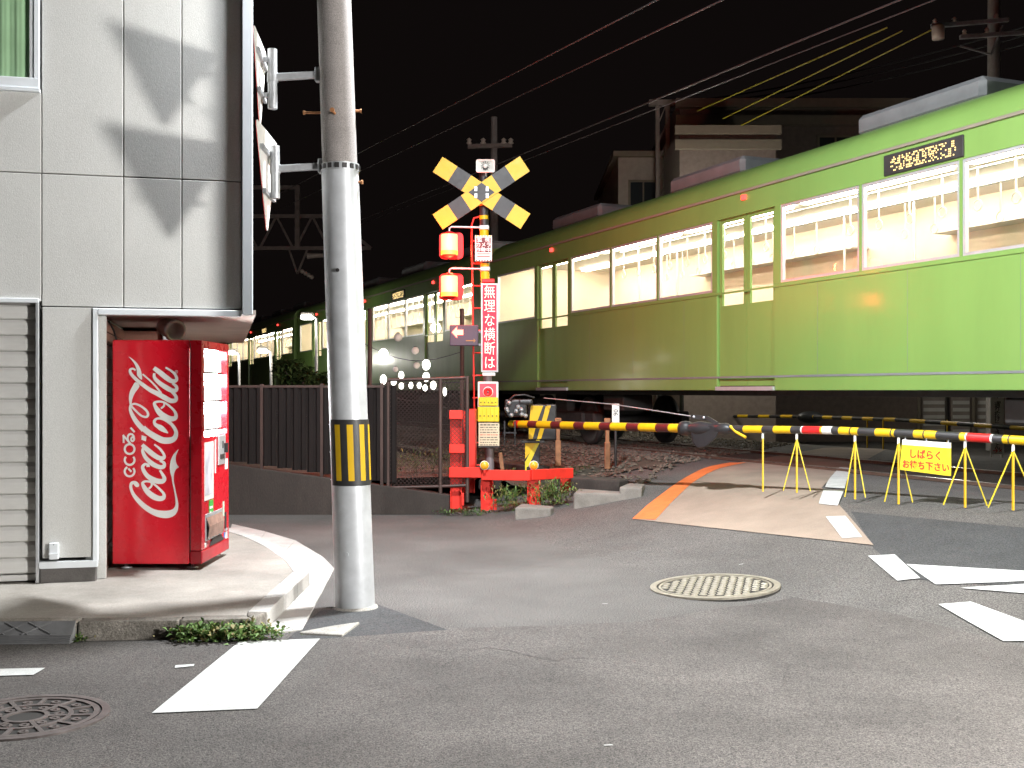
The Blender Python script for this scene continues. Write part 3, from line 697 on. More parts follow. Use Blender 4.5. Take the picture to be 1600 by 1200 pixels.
def tri_sign(label, pole_px, post_x, ytop, ybot, yarm, sx, sy0, sy1, turn, down):
    d = 8.16; base = P(post_x, ybot, d)
    t = thing('road_sign', label, 'road sign', base, 'triangular signs on the utility pole')
    MB().tube([P(post_x, ybot, d), P(post_x - .5, ytop, d)], .0335, 16).build('post', M_steel, t)
    a, b = P(post_x, yarm, d), PP(P(0, yarm - 4, 8.2).z) + Vector((-.13, 0, 0))
    MB().beam(a, b + Vector((-.02, 0, 0)), .05, .045).build('arm', M_steel, t, bevel=.004)
    MB().box(b + Vector((-.004, 0, 0)), (.035, .07, .10)).build('arm_bracket', M_steel, t, bevel=.005)
    MB().cyl(a - Vector((0, 0, .032)), a + Vector((0, 0, .032)), .039).build('clamp', M_steel, t)
    # plate: a rounded triangle in the vertical plane through direction w
    w = Vector((math.cos(R(turn)), math.sin(R(turn)), 0)); nrm = Vector((-w.y, w.x, 0))
    zc = (P(0, sy0, d).z, P(0, sy1, d).z); H = abs(zc[0] - zc[1]); W = H * 1.15
    ctr = P(sx, 0, d); ctr = Vector((ctr.x, ctr.y, 0)) + Vector((0, 0, 0))
    if down: pts = [(-W / 2, zc[0]), (W / 2, zc[0]), (0, zc[1])]
    else: pts = [(0, zc[0]), (-W / 2, zc[1]), (W / 2, zc[1])]
    out = []
    for i in range(3):
        p0, p1, p2 = Vector(pts[i - 1]), Vector(pts[i]), Vector(pts[(i + 1) % 3]); r = .06
        u, v = (p0 - p1).normalized() * r, (p2 - p1).normalized() * r
        for q in range(5): tt = q / 4; out.append((1 - tt) ** 2 * (p1 + u) + 2 * tt * (1 - tt) * p1 + tt ** 2 * (p1 + v))
    MB().prism([ctr + w * p.x + Vector((0, 0, p.y)) for p in out], nrm * .006).build('plate', M_cwhite, t)
    cz = (zc[0] * 2 + zc[1]) / 3 if down else (zc[0] + 2 * zc[1]) / 3
    MB().prism([ctr + nrm * .0065 + w * p.x + Vector((0, 0, p.y)) for p in out], nrm * .003).build('face', M_refred, t)
    mb = MB(); 
    for zz in (zc[0] - H * .22, zc[0] - H * .62):
        q = ctr + Vector((0, 0, zz)); hw = W * (.25 if zz < (zc[0] + zc[1]) / 2 else .36)
        mb.beam(q - w * hw - nrm * .013, q + w * hw - nrm * .013, .022, .03); mb.beam(q - nrm * .014, Vector((a.x, a.y, zz)), .03, .03)
    mb.build('stiffener', M_steel, t)
tri_sign('upper triangular road sign seen edge-on, on the arm above the pole step', 0, 426, 77, 170, 121, 407, 62, 202, 95.5, True)
tri_sign('lower triangular road sign seen edge-on, on the arm at the sleeve band', 0, 430, 228, 310, 264, 418, 206, 366, 92, True)
# street lamp high on the pole (just above the picture)
lb = PP(6.3)
sl = thing('street_lamp', 'street lamp on a short arm high on the leaning utility pole', 'street lamp', lb)
hd = lb + Vector((1.0, .75, .25))
MB().tube([lb + Vector((.1, .03, 0)), lb + Vector((.5, .38, .22)), hd], .025).build('arm', M_steel, sl)
MB().box(hd + Vector((.18, .08, 0)), (.55, .2, .10), R(25)).build('housing', M_steel, sl, bevel=.03, seg=3)
MB().box(hd + Vector((.18, .08, -.056)), (.46, .15, .012), R(25)).build('lens', M_lampglow, sl)
lamp('lamp_light', 'AREA', hd + Vector((.18, .08, -.075)), W_STREET, (.93, .97, 1), sl, .45, aim=hd + Vector((.5, .5, -3)), sy=.15).data.spread = R(170)

# added two-headed lamp, unseen right of frame: lights the facade, throws the pole's shadows
kp = Vector((4.75, 3.55, g(4.75, 3.55)))
kl = thing('added_lamp_post', 'added unseen low twin-headed lamp post lighting the building', 'lamp post', kp)
MB().tube([kp, kp + Vector((0, 0, 2.5))], [.05, .04], 16).build('post', M_steel, kl)
MB().lathe(kp, [(.001, .0), (.11, .0), (.11, .03), (.05, .06)], 20).build('base', M_steel, kl)
for off in ((.26, -.36, 2.35), (-.22, .14, 2.35)):
    h = kp + Vector(off); d = (Vector((-2.6, 8.9, 2.6)) - h).normalized()
    MB().tube([kp + Vector((0, 0, 2.3)), h - d * .05], .02).build('arm', M_steel, kl)
    MB().box(h, (.10, .56, .56), math.atan2(d.y, d.x)).build('head', M_dark, kl, bevel=.015, seg=2)
    MB().box(h + d * .055, (.012, .52, .52), math.atan2(d.y, d.x)).build('lens', M_lampglow, kl)
    lamp('head_light', 'AREA', h + d * .075, W_ADDED, (1, .985, .95), kl, .50, aim=h + d)

# ================================================================== RAILWAY BED, FENCE AND WALL
WY = 14.35
wall = thing('retaining_wall', 'low stained concrete retaining wall under the trackside fence', 'wall', (-3, WY, 0))
pts = [(-9.5, .70), (-3.55, .63), (-1.6, .36), (-.78, .24)]
def wtop(x):
    for (x0, z0), (x1, z1) in zip(pts[:-1], pts[1:]):
        if x <= x1: return z0 + (z1 - z0) * (x - x0) / (x1 - x0)
    return pts[-1][1]
xx = -9.5
while xx < -.8:
    w = min(1.48, -.78 - xx)
    if w < .1: break
    MB().prism([(xx + .004, WY, -.05), (xx + w - .004, WY, -.05), (xx + w - .004, WY, wtop(xx + w)), (xx + .004, WY, wtop(xx))], (0, .24, 0)).build('wall_segment', M_conc, wall, bevel=.012, seg=2)
    xx += w
tb = MB()
def tbz(x, y): return max(g(x, y) + .02, .42 if x < -.7 else .42 - .30 * sm(-.7, .9, x) * (1 - sm(14.6, 17, y))) if y > 14.5 else g(x, y) + .02
us = axis([(13.2, 30, .35), (30, 70, 2.5), (70, 160, 15)])
vs = []; fs = []; cnt = 26
for u in us:
    for i in range(cnt + 1):
        s = .25 + i * (i * .012 + .12); p = T(u, s, 0); 
        vs.append(p)
keep = []
for p in vs:
    zz = tbz(p.x, p.y); keep.append(Vector((p.x, p.y, zz)))
def ok(p): return p.y > WY + .22 and (p.y > 15.05 + .0 * p.x or p.x < -.75) and p.x < 3.4 - .0 * p.y and (p.x - (1.2 + (p.y - 13) * .5)) < 0
w = cnt + 1
for j in range(len(us) - 1):
    for i in range(cnt):
        q = (j * w + i, j * w + i + 1, (j + 1) * w + i + 1, (j + 1) * w + i)
        if all(ok(keep[k]) for k in q): fs.append(q)
tb.add(keep, fs, True); trackbed = struct(tb.build('trackbed', M_soil))
# ballast stones around the running rails and in front of them
st = MB(); rng = random.Random(3)
def stone(mb, p, r):
    vs = []
    for sx in ((1, 0, 0), (-1, 0, 0), (0, 1, 0), (0, -1, 0), (0, 0, .7), (0, 0, -.7)):
        vs.append(Vector(p) + Vector(sx) * r * rng.uniform(.7, 1.25) + Vector((rng.uniform(-r, r) * .25, rng.uniform(-r, r) * .25, 0)))
    mb.add(vs, [(0, 2, 4), (2, 1, 4), (1, 3, 4), (3, 0, 4), (2, 0, 5), (1, 2, 5), (3, 1, 5), (0, 3, 5)])
for i in range(9000):
    u = rng.uniform(15.5, 34); s = rng.uniform(-4.5, 1.6); p = T(u, s, 0)
    if (p.x - (1.1 + (p.y - 13) * .5)) > 0: continue
    stone(st, (p.x, p.y, tbz(p.x, p.y) + .012 if s > .25 else g(p.x, p.y) + .012), rng.uniform(.022, .042))
tag(st.build('ballast', M_ballast), 'loose brown ballast stones beside and between the rails', 'ballast', kind='stuff')
for s, lab in ((-1.35 + .7175, 'nearer worn steel rail of the track under the green train'), (-1.35 - .7175, 'farther worn steel rail of the track under the green train')):
    t = thing('rail', lab, 'rail', T(0, s, RAIL), 'rails under the train')
    pr = [(-.032, 0), (.032, 0), (.032, -.035), (.008, -.045), (.008, -.11), (.06, -.125), (.06, -.14), (-.06, -.14), (-.06, -.125), (-.008, -.11), (-.008, -.045), (-.032, -.035)]
    MB().prism([T(2, s + a, RAIL + b) for a, b in pr], TD * 90).build('rail_web', M_railside, t)
    MB().prism([T(2, s + a, RAIL) for a in (-.028, .028)] + [T(2, s + a, RAIL + .002) for a in (.028, -.028)], TD * 90).build('running_surface', M_rail, t)
sleep = MB().box((0, 0, 0), (.22, 2.4, .12))
sl0 = None
slab = struct(MB().add([T(2, .05, .50), T(2, -2.75, .50), T(2, -2.75, .51), T(2, .05, .51)], [(0, 1, 2, 3)]).build('track_base', M_soil))
for i in range(34):
    u = 19 + i * .62
    if sl0 is None: o = sl0 = sleep.build('sleeper', M_sleeper, slab, world=False)
    else: o = sl0.copy(); COL.objects.link(o)
    o.parent = slab; o.location = T(u, -1.35, .56 - .035); o.rotation_euler = (0, 0, math.atan2(TD.y, TD.x))

fence = thing('sheet_fence', 'dark corrugated sheet fence on top of the retaining wall', 'fence', (-3, WY + .12, .6))
fy = WY + .10; x = -8.4; i = 0
while x < -1.60:
    w = .188; zt = 1.60 + .03 * (x + 3) / 3; zb = wtop(x) + .03
    mb = MB(); prof = [(0, 0), (.012, .0), (.03, .022), (.075, .022), (.093, 0), (.11, .0), (.128, .022), (.17, .022), (.186, 0)]
    mb.add([(x + a, fy - b, zb) for a, b in prof] + [(x + a, fy - b, zt) for a, b in prof], [(k, k + 1, k + 1 + len(prof), k + len(prof)) for k in range(len(prof) - 1)])
    mb.build('fence_panel', M_fence, fence)
    if i % 4 == 0: MB().lohi((x - .018, fy - .035, zb - .06), (x + .018, fy + .03, zt + .03)).build('post', M_fpost, fence)
    x += w; i += 1
MB().lohi((-8.4, fy - .03, 1.585), (-1.6, fy + .015, 1.615)).build('top_rail', M_fpost, fence)
# chain link
cf = thing('chain_link_fence', 'brown framed chain-link fence between the sheet fence and the signal', 'fence', (-1.1, fy, .3))
px_posts = [(606, 1.66), (688, 1.70), (730, 1.73)]
xsq = [P(p, 0, fy).x for p, _ in px_posts]
for xq, (_, zt) in zip(xsq, px_posts): MB().cyl((xq, fy, .15), (xq, fy, zt), .024).build('post', M_fpost, cf)
for zt in (.33, 1.68): MB().tube([(xsq[0], fy, zt), (xsq[1], fy, zt + .015), (xsq[2], fy, zt + .03)], .019).build('frame_rail', M_fpost, cf)
ml = MB(); st_ = .052; z0, z1 = .34, 1.68; X0, X1 = xsq[0], xsq[2]
n = int((X1 - X0 + z1 - z0) / st_)
for kk in range(n + 1):
    for sg in (1, -1):
        pts_ = []
        c = X0 - (z1 - z0) + kk * st_
        a0 = max(X0, c); a1 = min(X1, c + (z1 - z0))
        if a1 <= a0: continue
        za, zb_ = z0 + (a0 - c), z0 + (a1 - c)
        if sg < 0: za, zb_ = z1 + z0 - za, z1 + z0 - zb_
        ml.beam((a0, fy - .004 * sg, za), (a1, fy - .004 * sg, zb_), .0045, .0045, up=(0, 1, 0))
tag(ml.build('wire_mesh', M_fpost, cf), kind='stuff')

# kerb blocks at the end of the trackside, cable trough lids
def rough_block(label, q, z0, z1, m=M_block, name='concrete_block', jit=.02):
    rr = random.Random(len(label)); c = sum((Vector(p) for p in q), Vector()) / len(q); mb = MB()
    gz_ = min(p.z for p in q); mb.prism([Vector((p[0] + rr.uniform(-jit, jit), p[1] + rr.uniform(-jit, jit), gz_ - .06)) for p in q], (0, 0, max(p.z for p in q) - gz_ + .06 + z1))
    o = mb.build(name, m, bevel=.025, seg=3); return tag(o, label, 'concrete block')
a = G(805, 808); rough_block('pale concrete footing block under the right front guard post', [G(805, 812), G(862, 806), G(866, 800), G(812, 801)], 0, .07)
rough_block('pale kerb block lying right of the red guard rail', [G(898, 795), G(975, 781), G(990, 772), G(905, 778)], 0, .025)
rough_block('pinkish kerb block nearest the orange edge line', [G(968, 782), G(1003, 776), G(1008, 762), G(985, 763)], 0, .045)
rough_block('brown stained kerb block behind the pale one right of the guard', [G(892, 776), G(965, 769), G(985, 758), G(900, 761)], 0, .08, M_conc)
for i in range(9):
    p = T(18.2 + i * .82, 2.1, 0)
    o = MB().box((p.x, p.y, .44 + .03), (.80, .34, .10), math.atan2(TD.y, TD.x)).build('trough_lid', M_conc, trackbed, bevel=.012)
for (px, py, ht, lab) in ((872, 728, .62, 'short rusty post behind the boom near the gate machine'), (949, 733, .66, 'short rusty post standing on the ballast under the boom')):
    p = G(px, py); p = P(px, py, 15.6); zz = p.z
    t = thing('marker_post', lab, 'post', p, 'rusty trackside posts')
    MB().box((p.x, p.y, zz + ht * .28), (.075, .075, ht * .56)).build('footing', M_rustbrown, t, bevel=.01); MB().box((p.x, p.y, zz + ht * .76), (.05, .05, ht * .42)).build('upright', M_rustbrown, t, bevel=.006)
    MB().box((p.x, p.y, zz + ht), (.085, .06, .06)).build('cap', M_rustbrown, t, bevel=.008)
p = P(962, 640, 15.8)
t = thing('distance_plate', 'small white plate with sideways ninety above the boom', 'sign', (p.x, p.y, .5))
MB().box(p + Vector((0, 0, -.05)), (.10, .012, .26)).build('plate', M_cwhite, t, bevel=.003); MB().cyl((p.x, p.y + .02, .5), (p.x, p.y + .02, p.z), .018).build('post', M_dark, t)
text('plate_number', '90', .09, p + Vector((.005, -.0075, -.04)), (0, 0, 1), (-1, 0, 0), M_ink, t)

# ================================================================== RED GUARD RAIL
gr = thing('guard_rail', 'bright red steel guard rail of H-posts around the crossing signal', 'guard rail', G(763, 803))
def hpost(name, px, py0, py1, d, w=.165, parent=gr, rz=0., zbase=None):
    a, b = P(px, py0, d), P(px, py1, d); z1, z0 = a.z, b.z if zbase is None else zbase; c = Vector((a.x, a.y, (z0 + z1) / 2)); h = z1 - z0
    mb = MB(); M_ = Matrix.Rotation(rz, 3, 'Z')
    for o in (-1, 1): mb.box(c + M_ @ Vector((o * (w / 2 - .007), 0, 0)), (.014, w * .9, h), M=M_)
    mb.box(c, (w - .028, .012, h), M=M_); return mb.build(name, M_guard, parent, bevel=.003)
GD = 14.55
hpost('post', 713, 641, 795, GD, .15); hpost('post', 733, 642, 770, GD + .75, .15)
hpost('post', 761, 750, 803, GD - .02, .155); hpost('post', 834, 750, 803, GD - .15, .165); hpost('post', 886, 748, 795, GD + .35, .17)
def gb_(px0, px1, py0, py1, d0, d1, th=.05):
    a, b = P(px0, (py0 + py1) / 2, d0), P(px1, (py0 + py1) / 2, d1); b.z = a.z; h = (py1 - py0) / FPX * d0
    MB().beam(a, b, th, h).build('beam', M_guard, gr, bevel=.005)
gb_(702, 723, 641, 655, GD - .10, GD - .10); gb_(702, 726, 694, 708, GD - .10, GD - .10)
gb_(702, 752, 730, 746, GD - .11, GD - .14, .05); gb_(752.5, 829, 734, 750, GD - .14, GD - .26, .05)
a = P(829.5, 742, GD - .26); b = P(894, 739, GD + .22); MB().beam(a, b, .05, .13).build('beam', M_guard, gr, bevel=.005)
a, b = P(734, 688, GD + .05), P(734, 688, GD + .72); c = (a + b) / 2; MB().lohi((a.x - .05, a.y, P(0, 735, GD).z), (a.x + .07, b.y - .08, P(0, 640, GD).z)).build('side_plate', M_guard, gr, bevel=.006)
for px, py in ((723, 780), (774, 790)):
    p = P(px, py, GD - .05); MB().box(p, (.035, .05, .16)).build('bracket', M_guard, gr, bevel=.004)
for px in (757, 834):
    p = P(px, 727, GD - .2); mb = MB(); mb.lathe(p, [(.001, -.02), (.056, -.02), (.058, .02), (.001, .02)], 20, axis=(0.05, -1, 0)); r_ = mb.build('reflector_housing', M_cwhite, gr)
    MB().lathe(p, [(.052, .021), (.049, .028), (.001, .034)], 20, axis=(.05, -1, 0)).build('reflector', mat('amber_reflector', (.75, .33, .02), .25, var=.1), r_)
    MB().cyl(p + Vector((0, .0, -.09)), p + Vector((0, 0, -.04)), .018).build('reflector_stem', M_guard, r_)

# ================================================================== CROSSING SIGNAL
SD = 15.4
sb = P(764, 735, SD)
sig = thing('crossing_signal', 'level crossing signal mast with yellow and black crossbuck and two lit red lamps', 'crossing signal', (sb.x, sb.y, .3))
mast_pts = [P(766, 740, SD), P(762, 600, SD), P(756, 330, SD), P(755, 250, SD)]
mast_z = [.25, *[p.z for p in mast_pts[1:]]]
mp = [Vector((p.x, p.y, z)) for p, z in zip(mast_pts, mast_z)]
def mast(py):
    z = P(0, py, SD).z
    for a, b in zip(mp[:-1], mp[1:]):
        if z <= b.z: return a.lerp(b, (z - a.z) / (b.z - a.z))
    return mp[-1]
edges = [740, 586, 470, 400, 352, 330]
MB().tube([mast(745), mast(600), mast(440)], .058, 20).build('mast', M_casing, sig)
for i, (y0, y1) in enumerate(((440, 412), (412, 396), (396, 358), (358, 343), (343, 337), (337, 322), (322, 290), (290, 262))):
    MB().tube([mast(y0), mast(y1)], .0575, 20, caps=False).build('mast_band', (M_yellow if i % 2 == 0 else M_blk), sig)
# crossbuck
cc = P(752.5, 301, SD - .12)
for k, (e0, e1) in enumerate((((684, 257), (821, 346)), ((684, 347), (820, 256)))):
    a, b = P(*e0, SD - .12 - .012 * k), P(*e1, SD - .12 - .012 * k); mid = (a + b) / 2; d = (b - a).normalized(); 
    n_ = Vector((-d.z, 0, d.x)); W = 28 / FPX * SD; L = (b - a).length * 1.0
    a, b = mid - d * L / 2 , mid + d * L / 2
    arm = MB().beam(a, b, .02, W, up=n_).build('crossbuck_arm', M_blk, sig)
    f = L / 135
    for p0, p1 in ((0, 23), (44, 91 if k == 1 else 66), (69 if k == 0 else 91, 91), (112, 135)):
        if p1 - p0 < 2: continue
        q0, q1 = a + d * p0 * f, a + d * p1 * f; fr = Vector((0, -.0112, 0))
        MB().beam(q0 + fr, q1 + fr, .003, W * .995, up=n_).build('yellow_panel', M_yellow, arm)
dm_ = MB(); W2 = 15 / FPX * SD
dm_.prism([cc + Vector((dx * W2, -.028, dz * W2)) for dx, dz in ((0, 1), (1.35, 0), (0, -1), (-1.35, 0))], (0, -.003, 0)); dm_.build('crossbuck_centre', M_blk, sig)
for sx in (-1, 1):
    mb = MB()
    for zz in (-.045, .045): mb.box(cc + Vector((sx * .075, -.034, zz)), (.035, .006, .06))
    mb.build('clamp_plate', M_steel, sig)
# loudspeaker
p = P(758.5, 259, SD - .15); hw, hh = 14.5 / FPX * SD, 10 / FPX * SD
def rrect(c, hw, hh, r, y, n=5):
    out = []
    for cx, cz, a0 in ((1, 1, 0), (-1, 1, 90), (-1, -1, 180), (1, -1, 270)):
        for i in range(n + 1):
            a = R(a0 + 90 * i / n); out.append(Vector((c.x + cx * (hw - r) + r * math.cos(a), y, c.z + cz * (hh - r) + r * math.sin(a))))
    return out
mb = MB(); A = rrect(p, hw, hh, .025, p.y); B = rrect(p, hw * .85, hh * .82, .02, p.y + .012); C = rrect(p, hw * .28, hh * .42, .03, p.y + .10); D = rrect(p, hw * 1.0, hh * 1.0, .025, p.y + .03); E = rrect(p, hw * .4, hh * .5, .03, p.y + .2); n = len(A)
mb.add(A + B + C + D + E, [(i, (i + 1) % n, n + (i + 1) % n, n + i) for i in range(n)] + [(n + i, n + (i + 1) % n, 2 * n + (i + 1) % n, 2 * n + i) for i in range(n)] + [((i + 1) % n, i, 3 * n + i, 3 * n + (i + 1) % n) for i in range(n)] + [(3 * n + (i + 1) % n, 3 * n + i, 4 * n + i, 4 * n + (i + 1) % n) for i in range(n)] + [tuple(range(4 * n, 5 * n))])
spk = mb.build('loudspeaker', M_cwhite, sig)
MB().sphere(p + Vector((0, .02, 0)), .03, 12).build('horn_core', M_cwhite, spk)
for i in range(12):
    a = 2 * math.pi * i / 12; MB().beam(p + Vector((math.cos(a) * .036, .006, math.sin(a) * .036)), p + Vector((math.cos(a) * .062, .006, math.sin(a) * .062)), .006, .008, up=(0, 1, 0)).build('horn_vane', M_dark, spk)
MB().tube([p + Vector((0, .1, -.03)), p + Vector((0, .12, -.12)), mast(285)], .018).build('speaker_bracket', M_steel, spk)
# red lamps
for py, pya, lab in ((382, 357, 'upper lit red lamp'), (447, 421, 'lower lit red lamp')):
    c = P(702, py, SD - .1); a = P(702, pya, SD - .1)
    L = MB().lathe(c, [(.001, -.135), (.105, -.135), (.112, -.12), (.112, .12), (.105, .135), (.001, .135)], 24).build('signal_lamp', M_siglens, sig); L['label'] = lab
    MB().lathe(c, [(.1135, -.138), (.1145, -.085)], 24).build('lens_rim', M_sigamber, L)
    MB().prism(rrect(c + Vector((.02, 0, .0)), .16, .178, .06, c.y + .13), (0, .012, 0)).build('backplate', M_sighood, L)
    MB().lathe(c, [(.001, .175), (.03, .175), (.075, .155), (.115, .1355)], 20).build('lamp_cap', M_sighood, L)
    MB().lathe(c, [(.001, -.175), (.06, -.165), (.10, -.1385)], 20).build('lamp_foot', M_sighood, L)
    m_ = mast(pya + 4)
    MB().tube([c + Vector((0, 0, .17)), c + Vector((0, 0, .215)), c + Vector((.03, 0, .235)), Vector((m_.x, c.y + .06, c.z + .235))], .014).build('lamp_arm', M_steel, L)
    MB().box(Vector((m_.x, c.y + .1, c.z + .235)), (.13, .14, .06)).build('arm_clamp', M_steel, L, bevel=.01)
    lamp('red_light', 'POINT', c + Vector((-.02, -.24, 0)), W_SIGNAL, (1, .05, .03), sig, .10)
    lamp('red_light', 'POINT', c + Vector((.02, .36, 0)), W_SIGNAL * 3.6, (1, .09, .03), sig, .08)
# ladder
lx0, lx1 = P(737, 0, SD + .02).x, P(747, 0, SD + .02).x; zt, zl = P(0, 346, SD).z, .35
mb = MB(); mb.tube([(lx1 + .03, SD + .02, zt + .07), (lx0 + .03, SD + .02, zt + .05), (lx0, SD + .02, zt - .05), (lx0 + .02, SD + .02, P(0, 520, SD).z), (lx0 + .05, SD + .02, zl)], .012); lad = mb.build('ladder', M_guard, sig)
zz = zl + .2
while zz < zt:
    MB().tube([(lx0 + .01, SD + .02, zz), (lx1 + .08, SD + .02, zz)], .009, 6).build('rung', M_guard, lad); zz += .30
# notice of the camera
c = P(755.5, 388, SD - .13); hw, hh = 13 / FPX * SD, 20 / FPX * SD
nt = MB().box(c, (hw * 2, .01, hh * 2)).build('camera_notice', M_cwhite, sig)
MB().box(c + Vector((0, -.0062, .045)), (hw * 1.72, .003, hh * 1.15)).build('notice_field', mat('notice_maroon', (.10, .03, .035), .6, var=0), nt)
for r, row in enumerate(('監視', 'カメラ', '作動中')):
    for i, ch in enumerate(row):
        xo = (i - (len(row) - 1) / 2) * (.068 if len(row) == 3 else .10)
        text('notice_character', ch, .066, c + Vector((xo, -.0085, .112 - r * .068)), (1, 0, 0), (0, 0, 1), M_white, nt, .001, bold=.001)
for r in range(2): MB().box(c + Vector((0, -.0062, -.075 - r * .035)), (hw * 1.5, .002, .012)).build('notice_line', M_inkr, nt)
for i in range(6):
    for zz in (hh - .010, -hh + .010): MB().box(c + Vector(((i - 2.5) * .037, -.0062, zz)), (.018, .002, .016)).build('hazard_tick', M_yellow if zz > 0 else M_blk, nt)
# LED message column
c = P(765, 512, SD - .14); hw, hh = 13.2 / FPX * SD, 68.5 / FPX * SD
lb_ = MB().box(c + Vector((0, .06, 0)), (hw * 2, .12, hh * 2)).build('message_box', M_casing, sig, bevel=.008)
mb = MB()
for sx in (-1, 1): mb.box(c + Vector((sx * (hw - .010), -.006, 0)), (.02, .012, hh * 2))
for sz in (-1, 1): mb.box(c + Vector((0, -.006, sz * (hh - .010))), (hw * 2 - .041, .012, .02))
mb.build('message_frame', M_alu, lb_)
MB().box(c + Vector((0, -.002, 0)), (hw * 2 - .045, .003, hh * 2 - .045)).build('led_panel', M_ledred, lb_)
for i, ch in enumerate('無理な横断は'):
    text('led_character', ch, .185, c + Vector((0, -.006, hh - .125 - i * .187)), (1, 0, 0), (0, 0, 1), M_ledchr, lb_, .001, squash=.84)
MB().box(c + Vector((-.02, .02, hh + .035)), (hw * 1.5, .1, .05)).build('box_bracket', M_sighood, lb_, bevel=.006); MB().box(c + Vector((-.01, .04, -hh - .03)), (hw * 1.5, .1, .045)).build('box_bracket', M_cwhite, lb_, bevel=.006)
# direction arrow box
c = P(725, 524, SD - .16); hw, hh = 22 / FPX * SD, 16 / FPX * SD
ab = MB().box(c + Vector((0, .05, 0)), (hw * 2, .10, hh * 2)).build('arrow_box', mat('arrow_box_grey', (.07, .05, .075), .5, var=.08), sig, bevel=.008)
def arrow(cx, cz, L, h, dirn, m, w=.04):
    pts = [(-L / 2, 0), (-L / 2 + h * .9, h), (-L / 2 + h * .9, w), (L / 2, w), (L / 2, -w), (-L / 2 + h * .9, -w), (-L / 2 + h * .9, -h)]
    MB().prism([Vector((cx + dirn * a, c.y - .002, cz + b)) for a, b in pts], (0, -.004, 0)).build('arrow', m, ab)
arrow(c.x - .085, c.z + .04, .15, .075, 1, M_arrow, .034); arrow(c.x + .09, c.z - .07, .13, .03, -1, M_arrowoff, .007)
lamp('arrow_light', 'POINT', (c.x - .085, c.y - .12, c.z + .04), .5, (1, .12, .06), sig, .05)
mb = MB(); mb.beam((c.x + hw, c.y + .06, c.z + .05), (mast(516).x, c.y + .12, c.z + .05), .03, .03); mb.beam((c.x + hw, c.y + .06, c.z - .12), (mast(540).x, c.y + .12, c.z - .12), .03, .03); mb.build('arrow_bracket', M_steel, ab)
# emergency button, yellow boxes, instruction board
c = P(762.5, 614, SD - .14); hw, hh = 16 / FPX * SD, 17 / FPX * SD
eb = MB().box(c + Vector((0, .05, -.02)), (hw * 2, .10, hh * 2 + .05)).build('button_box', M_cwhite, sig, bevel=.012, seg=2)
MB().box(c + Vector((0, -.001, .015)), (hw * 1.62, .004, hh * 1.5)).build('button_panel', M_pink, eb)
MB().lathe(c + Vector((0, -.004, .015)), [(.001, 0), (.068, 0), (.068, .006), (.001, .006)], 28, axis=(0, -1, 0)).build('button_ring', M_white, eb)
MB().lathe(c + Vector((0, -.010, .015)), [(.060, 0), (.055, .014), (.030, .016), (.028, .008), (.001, .010)], 28, axis=(0, -1, 0)).build('push_button', M_refred, eb)
MB().sphere(c + Vector((0, -.02, .015)), .014, 10).build('button_knob', M_casing, eb)
for py0, py1, wpx in ((621, 634, 30), (636, 659, 33)):
    c = P(763, (py0 + py1) / 2, SD - .2); h = (py1 - py0) / FPX * SD; w = wpx / FPX * SD
    yb = MB().box(c + Vector((0, .10, 0)), (w, .18, h)).build('yellow_box', M_lemon, sig, bevel=.008)
    for i in range(5):
        MB().box(c + Vector(((i - 2) * w / 5.2, .006, 0)), (w / 5.6, .012, h * .96)).build('cover_rib', M_lemon, yb, bevel=.003)
        MB().lathe(c + Vector(((i - 2) * w / 5.2, -.001, -h * .1)), [(.009, 0), (.008, .008), (.001, .009)], 8, axis=(0, -1, 0)).build('bolt', M_dark, yb)
c = P(764, 680, SD - .2); hw, hh = 16 / FPX * SD, 19 / FPX * SD
ib = MB().box(c, (hw * 2, .008, hh * 2)).build('instruction_board', M_cream2, sig)
rr = random.Random(5)
for r in range(9):
    x0 = -hw * .85
    while x0 < hw * .8:
        w = rr.uniform(.010, .05); w = min(w, hw * .85 - x0); MB().box(c + Vector((x0 + w / 2, -.0048, hh * .84 - r * .033)), (w, .0015, .010 if r else .015)).build('print_mark', M_ink if r != 4 else M_inkr, ib); x0 += w + .010
MB().box(c + Vector((0, -.005, -hh * .93)), (hw * 2, .003, .022)).build('board_foot', M_dark, ib)
mb = MB(); mb.box((mp[0].x, SD, .30), (.30, .30, .14)); mb.build('mast_base', M_conc, sig, bevel=.02)
q = P(785, 722, SD); MB().beam((q.x + .02, SD - .05, .35), (q.x - .03, SD - .05, .72), .05, .03).build('conduit', M_rustbrown, sig)

# ================================================================== GATE MACHINE AND BOOM
bd = 15.5
gm = thing('gate_machine', 'yellow and black striped barrier machine on a post behind the guard rail', 'barrier machine', (P(832, 740, 15.7).x, 15.7, .25))
pz = P(0, 690, 15.7).z; px0 = P(832, 0, 15.7).x
MB().lohi((px0 - .10, 15.62, .22), (px0 + .10, 15.82, pz)).build('post', M_blk, gm, bevel=.008)
MB().prism([(px0 - .102, 15.617, .42), (px0 + .102, 15.617, .86), (px0 + .102, 15.617, .98), (px0 - .102, 15.617, .58)], (0, -.003, 0)).build('post_stripe', M_lemon, gm)
MB().prism([(px0 - .102, 15.617, .62), (px0 - .102, 15.617, pz - .01), (px0 + .06, 15.617, pz - .01)], (0, -.0035, 0)).build('post_stripe', M_yellow, gm)
b0_, b1_ = P(826, 687, 15.7), P(869, 632, 15.7)
hous = MB().lohi((b0_.x, 15.6, b0_.z), (b1_.x, 15.98, b1_.z)).build('machine_housing', M_blk, gm, bevel=.02, seg=2)
hx, hz = b1_.x - b0_.x, b1_.z - b0_.z
MB().prism([(b0_.x + hx * a, 15.597, b0_.z + hz * b) for a, b in ((.08, .97), (.52, .97), (.30, .5), (.14, .03), (-.0, .03), (.0, .35))][::-1], (0, -.004, 0)).build('hazard_stripe', M_yellow, hous)
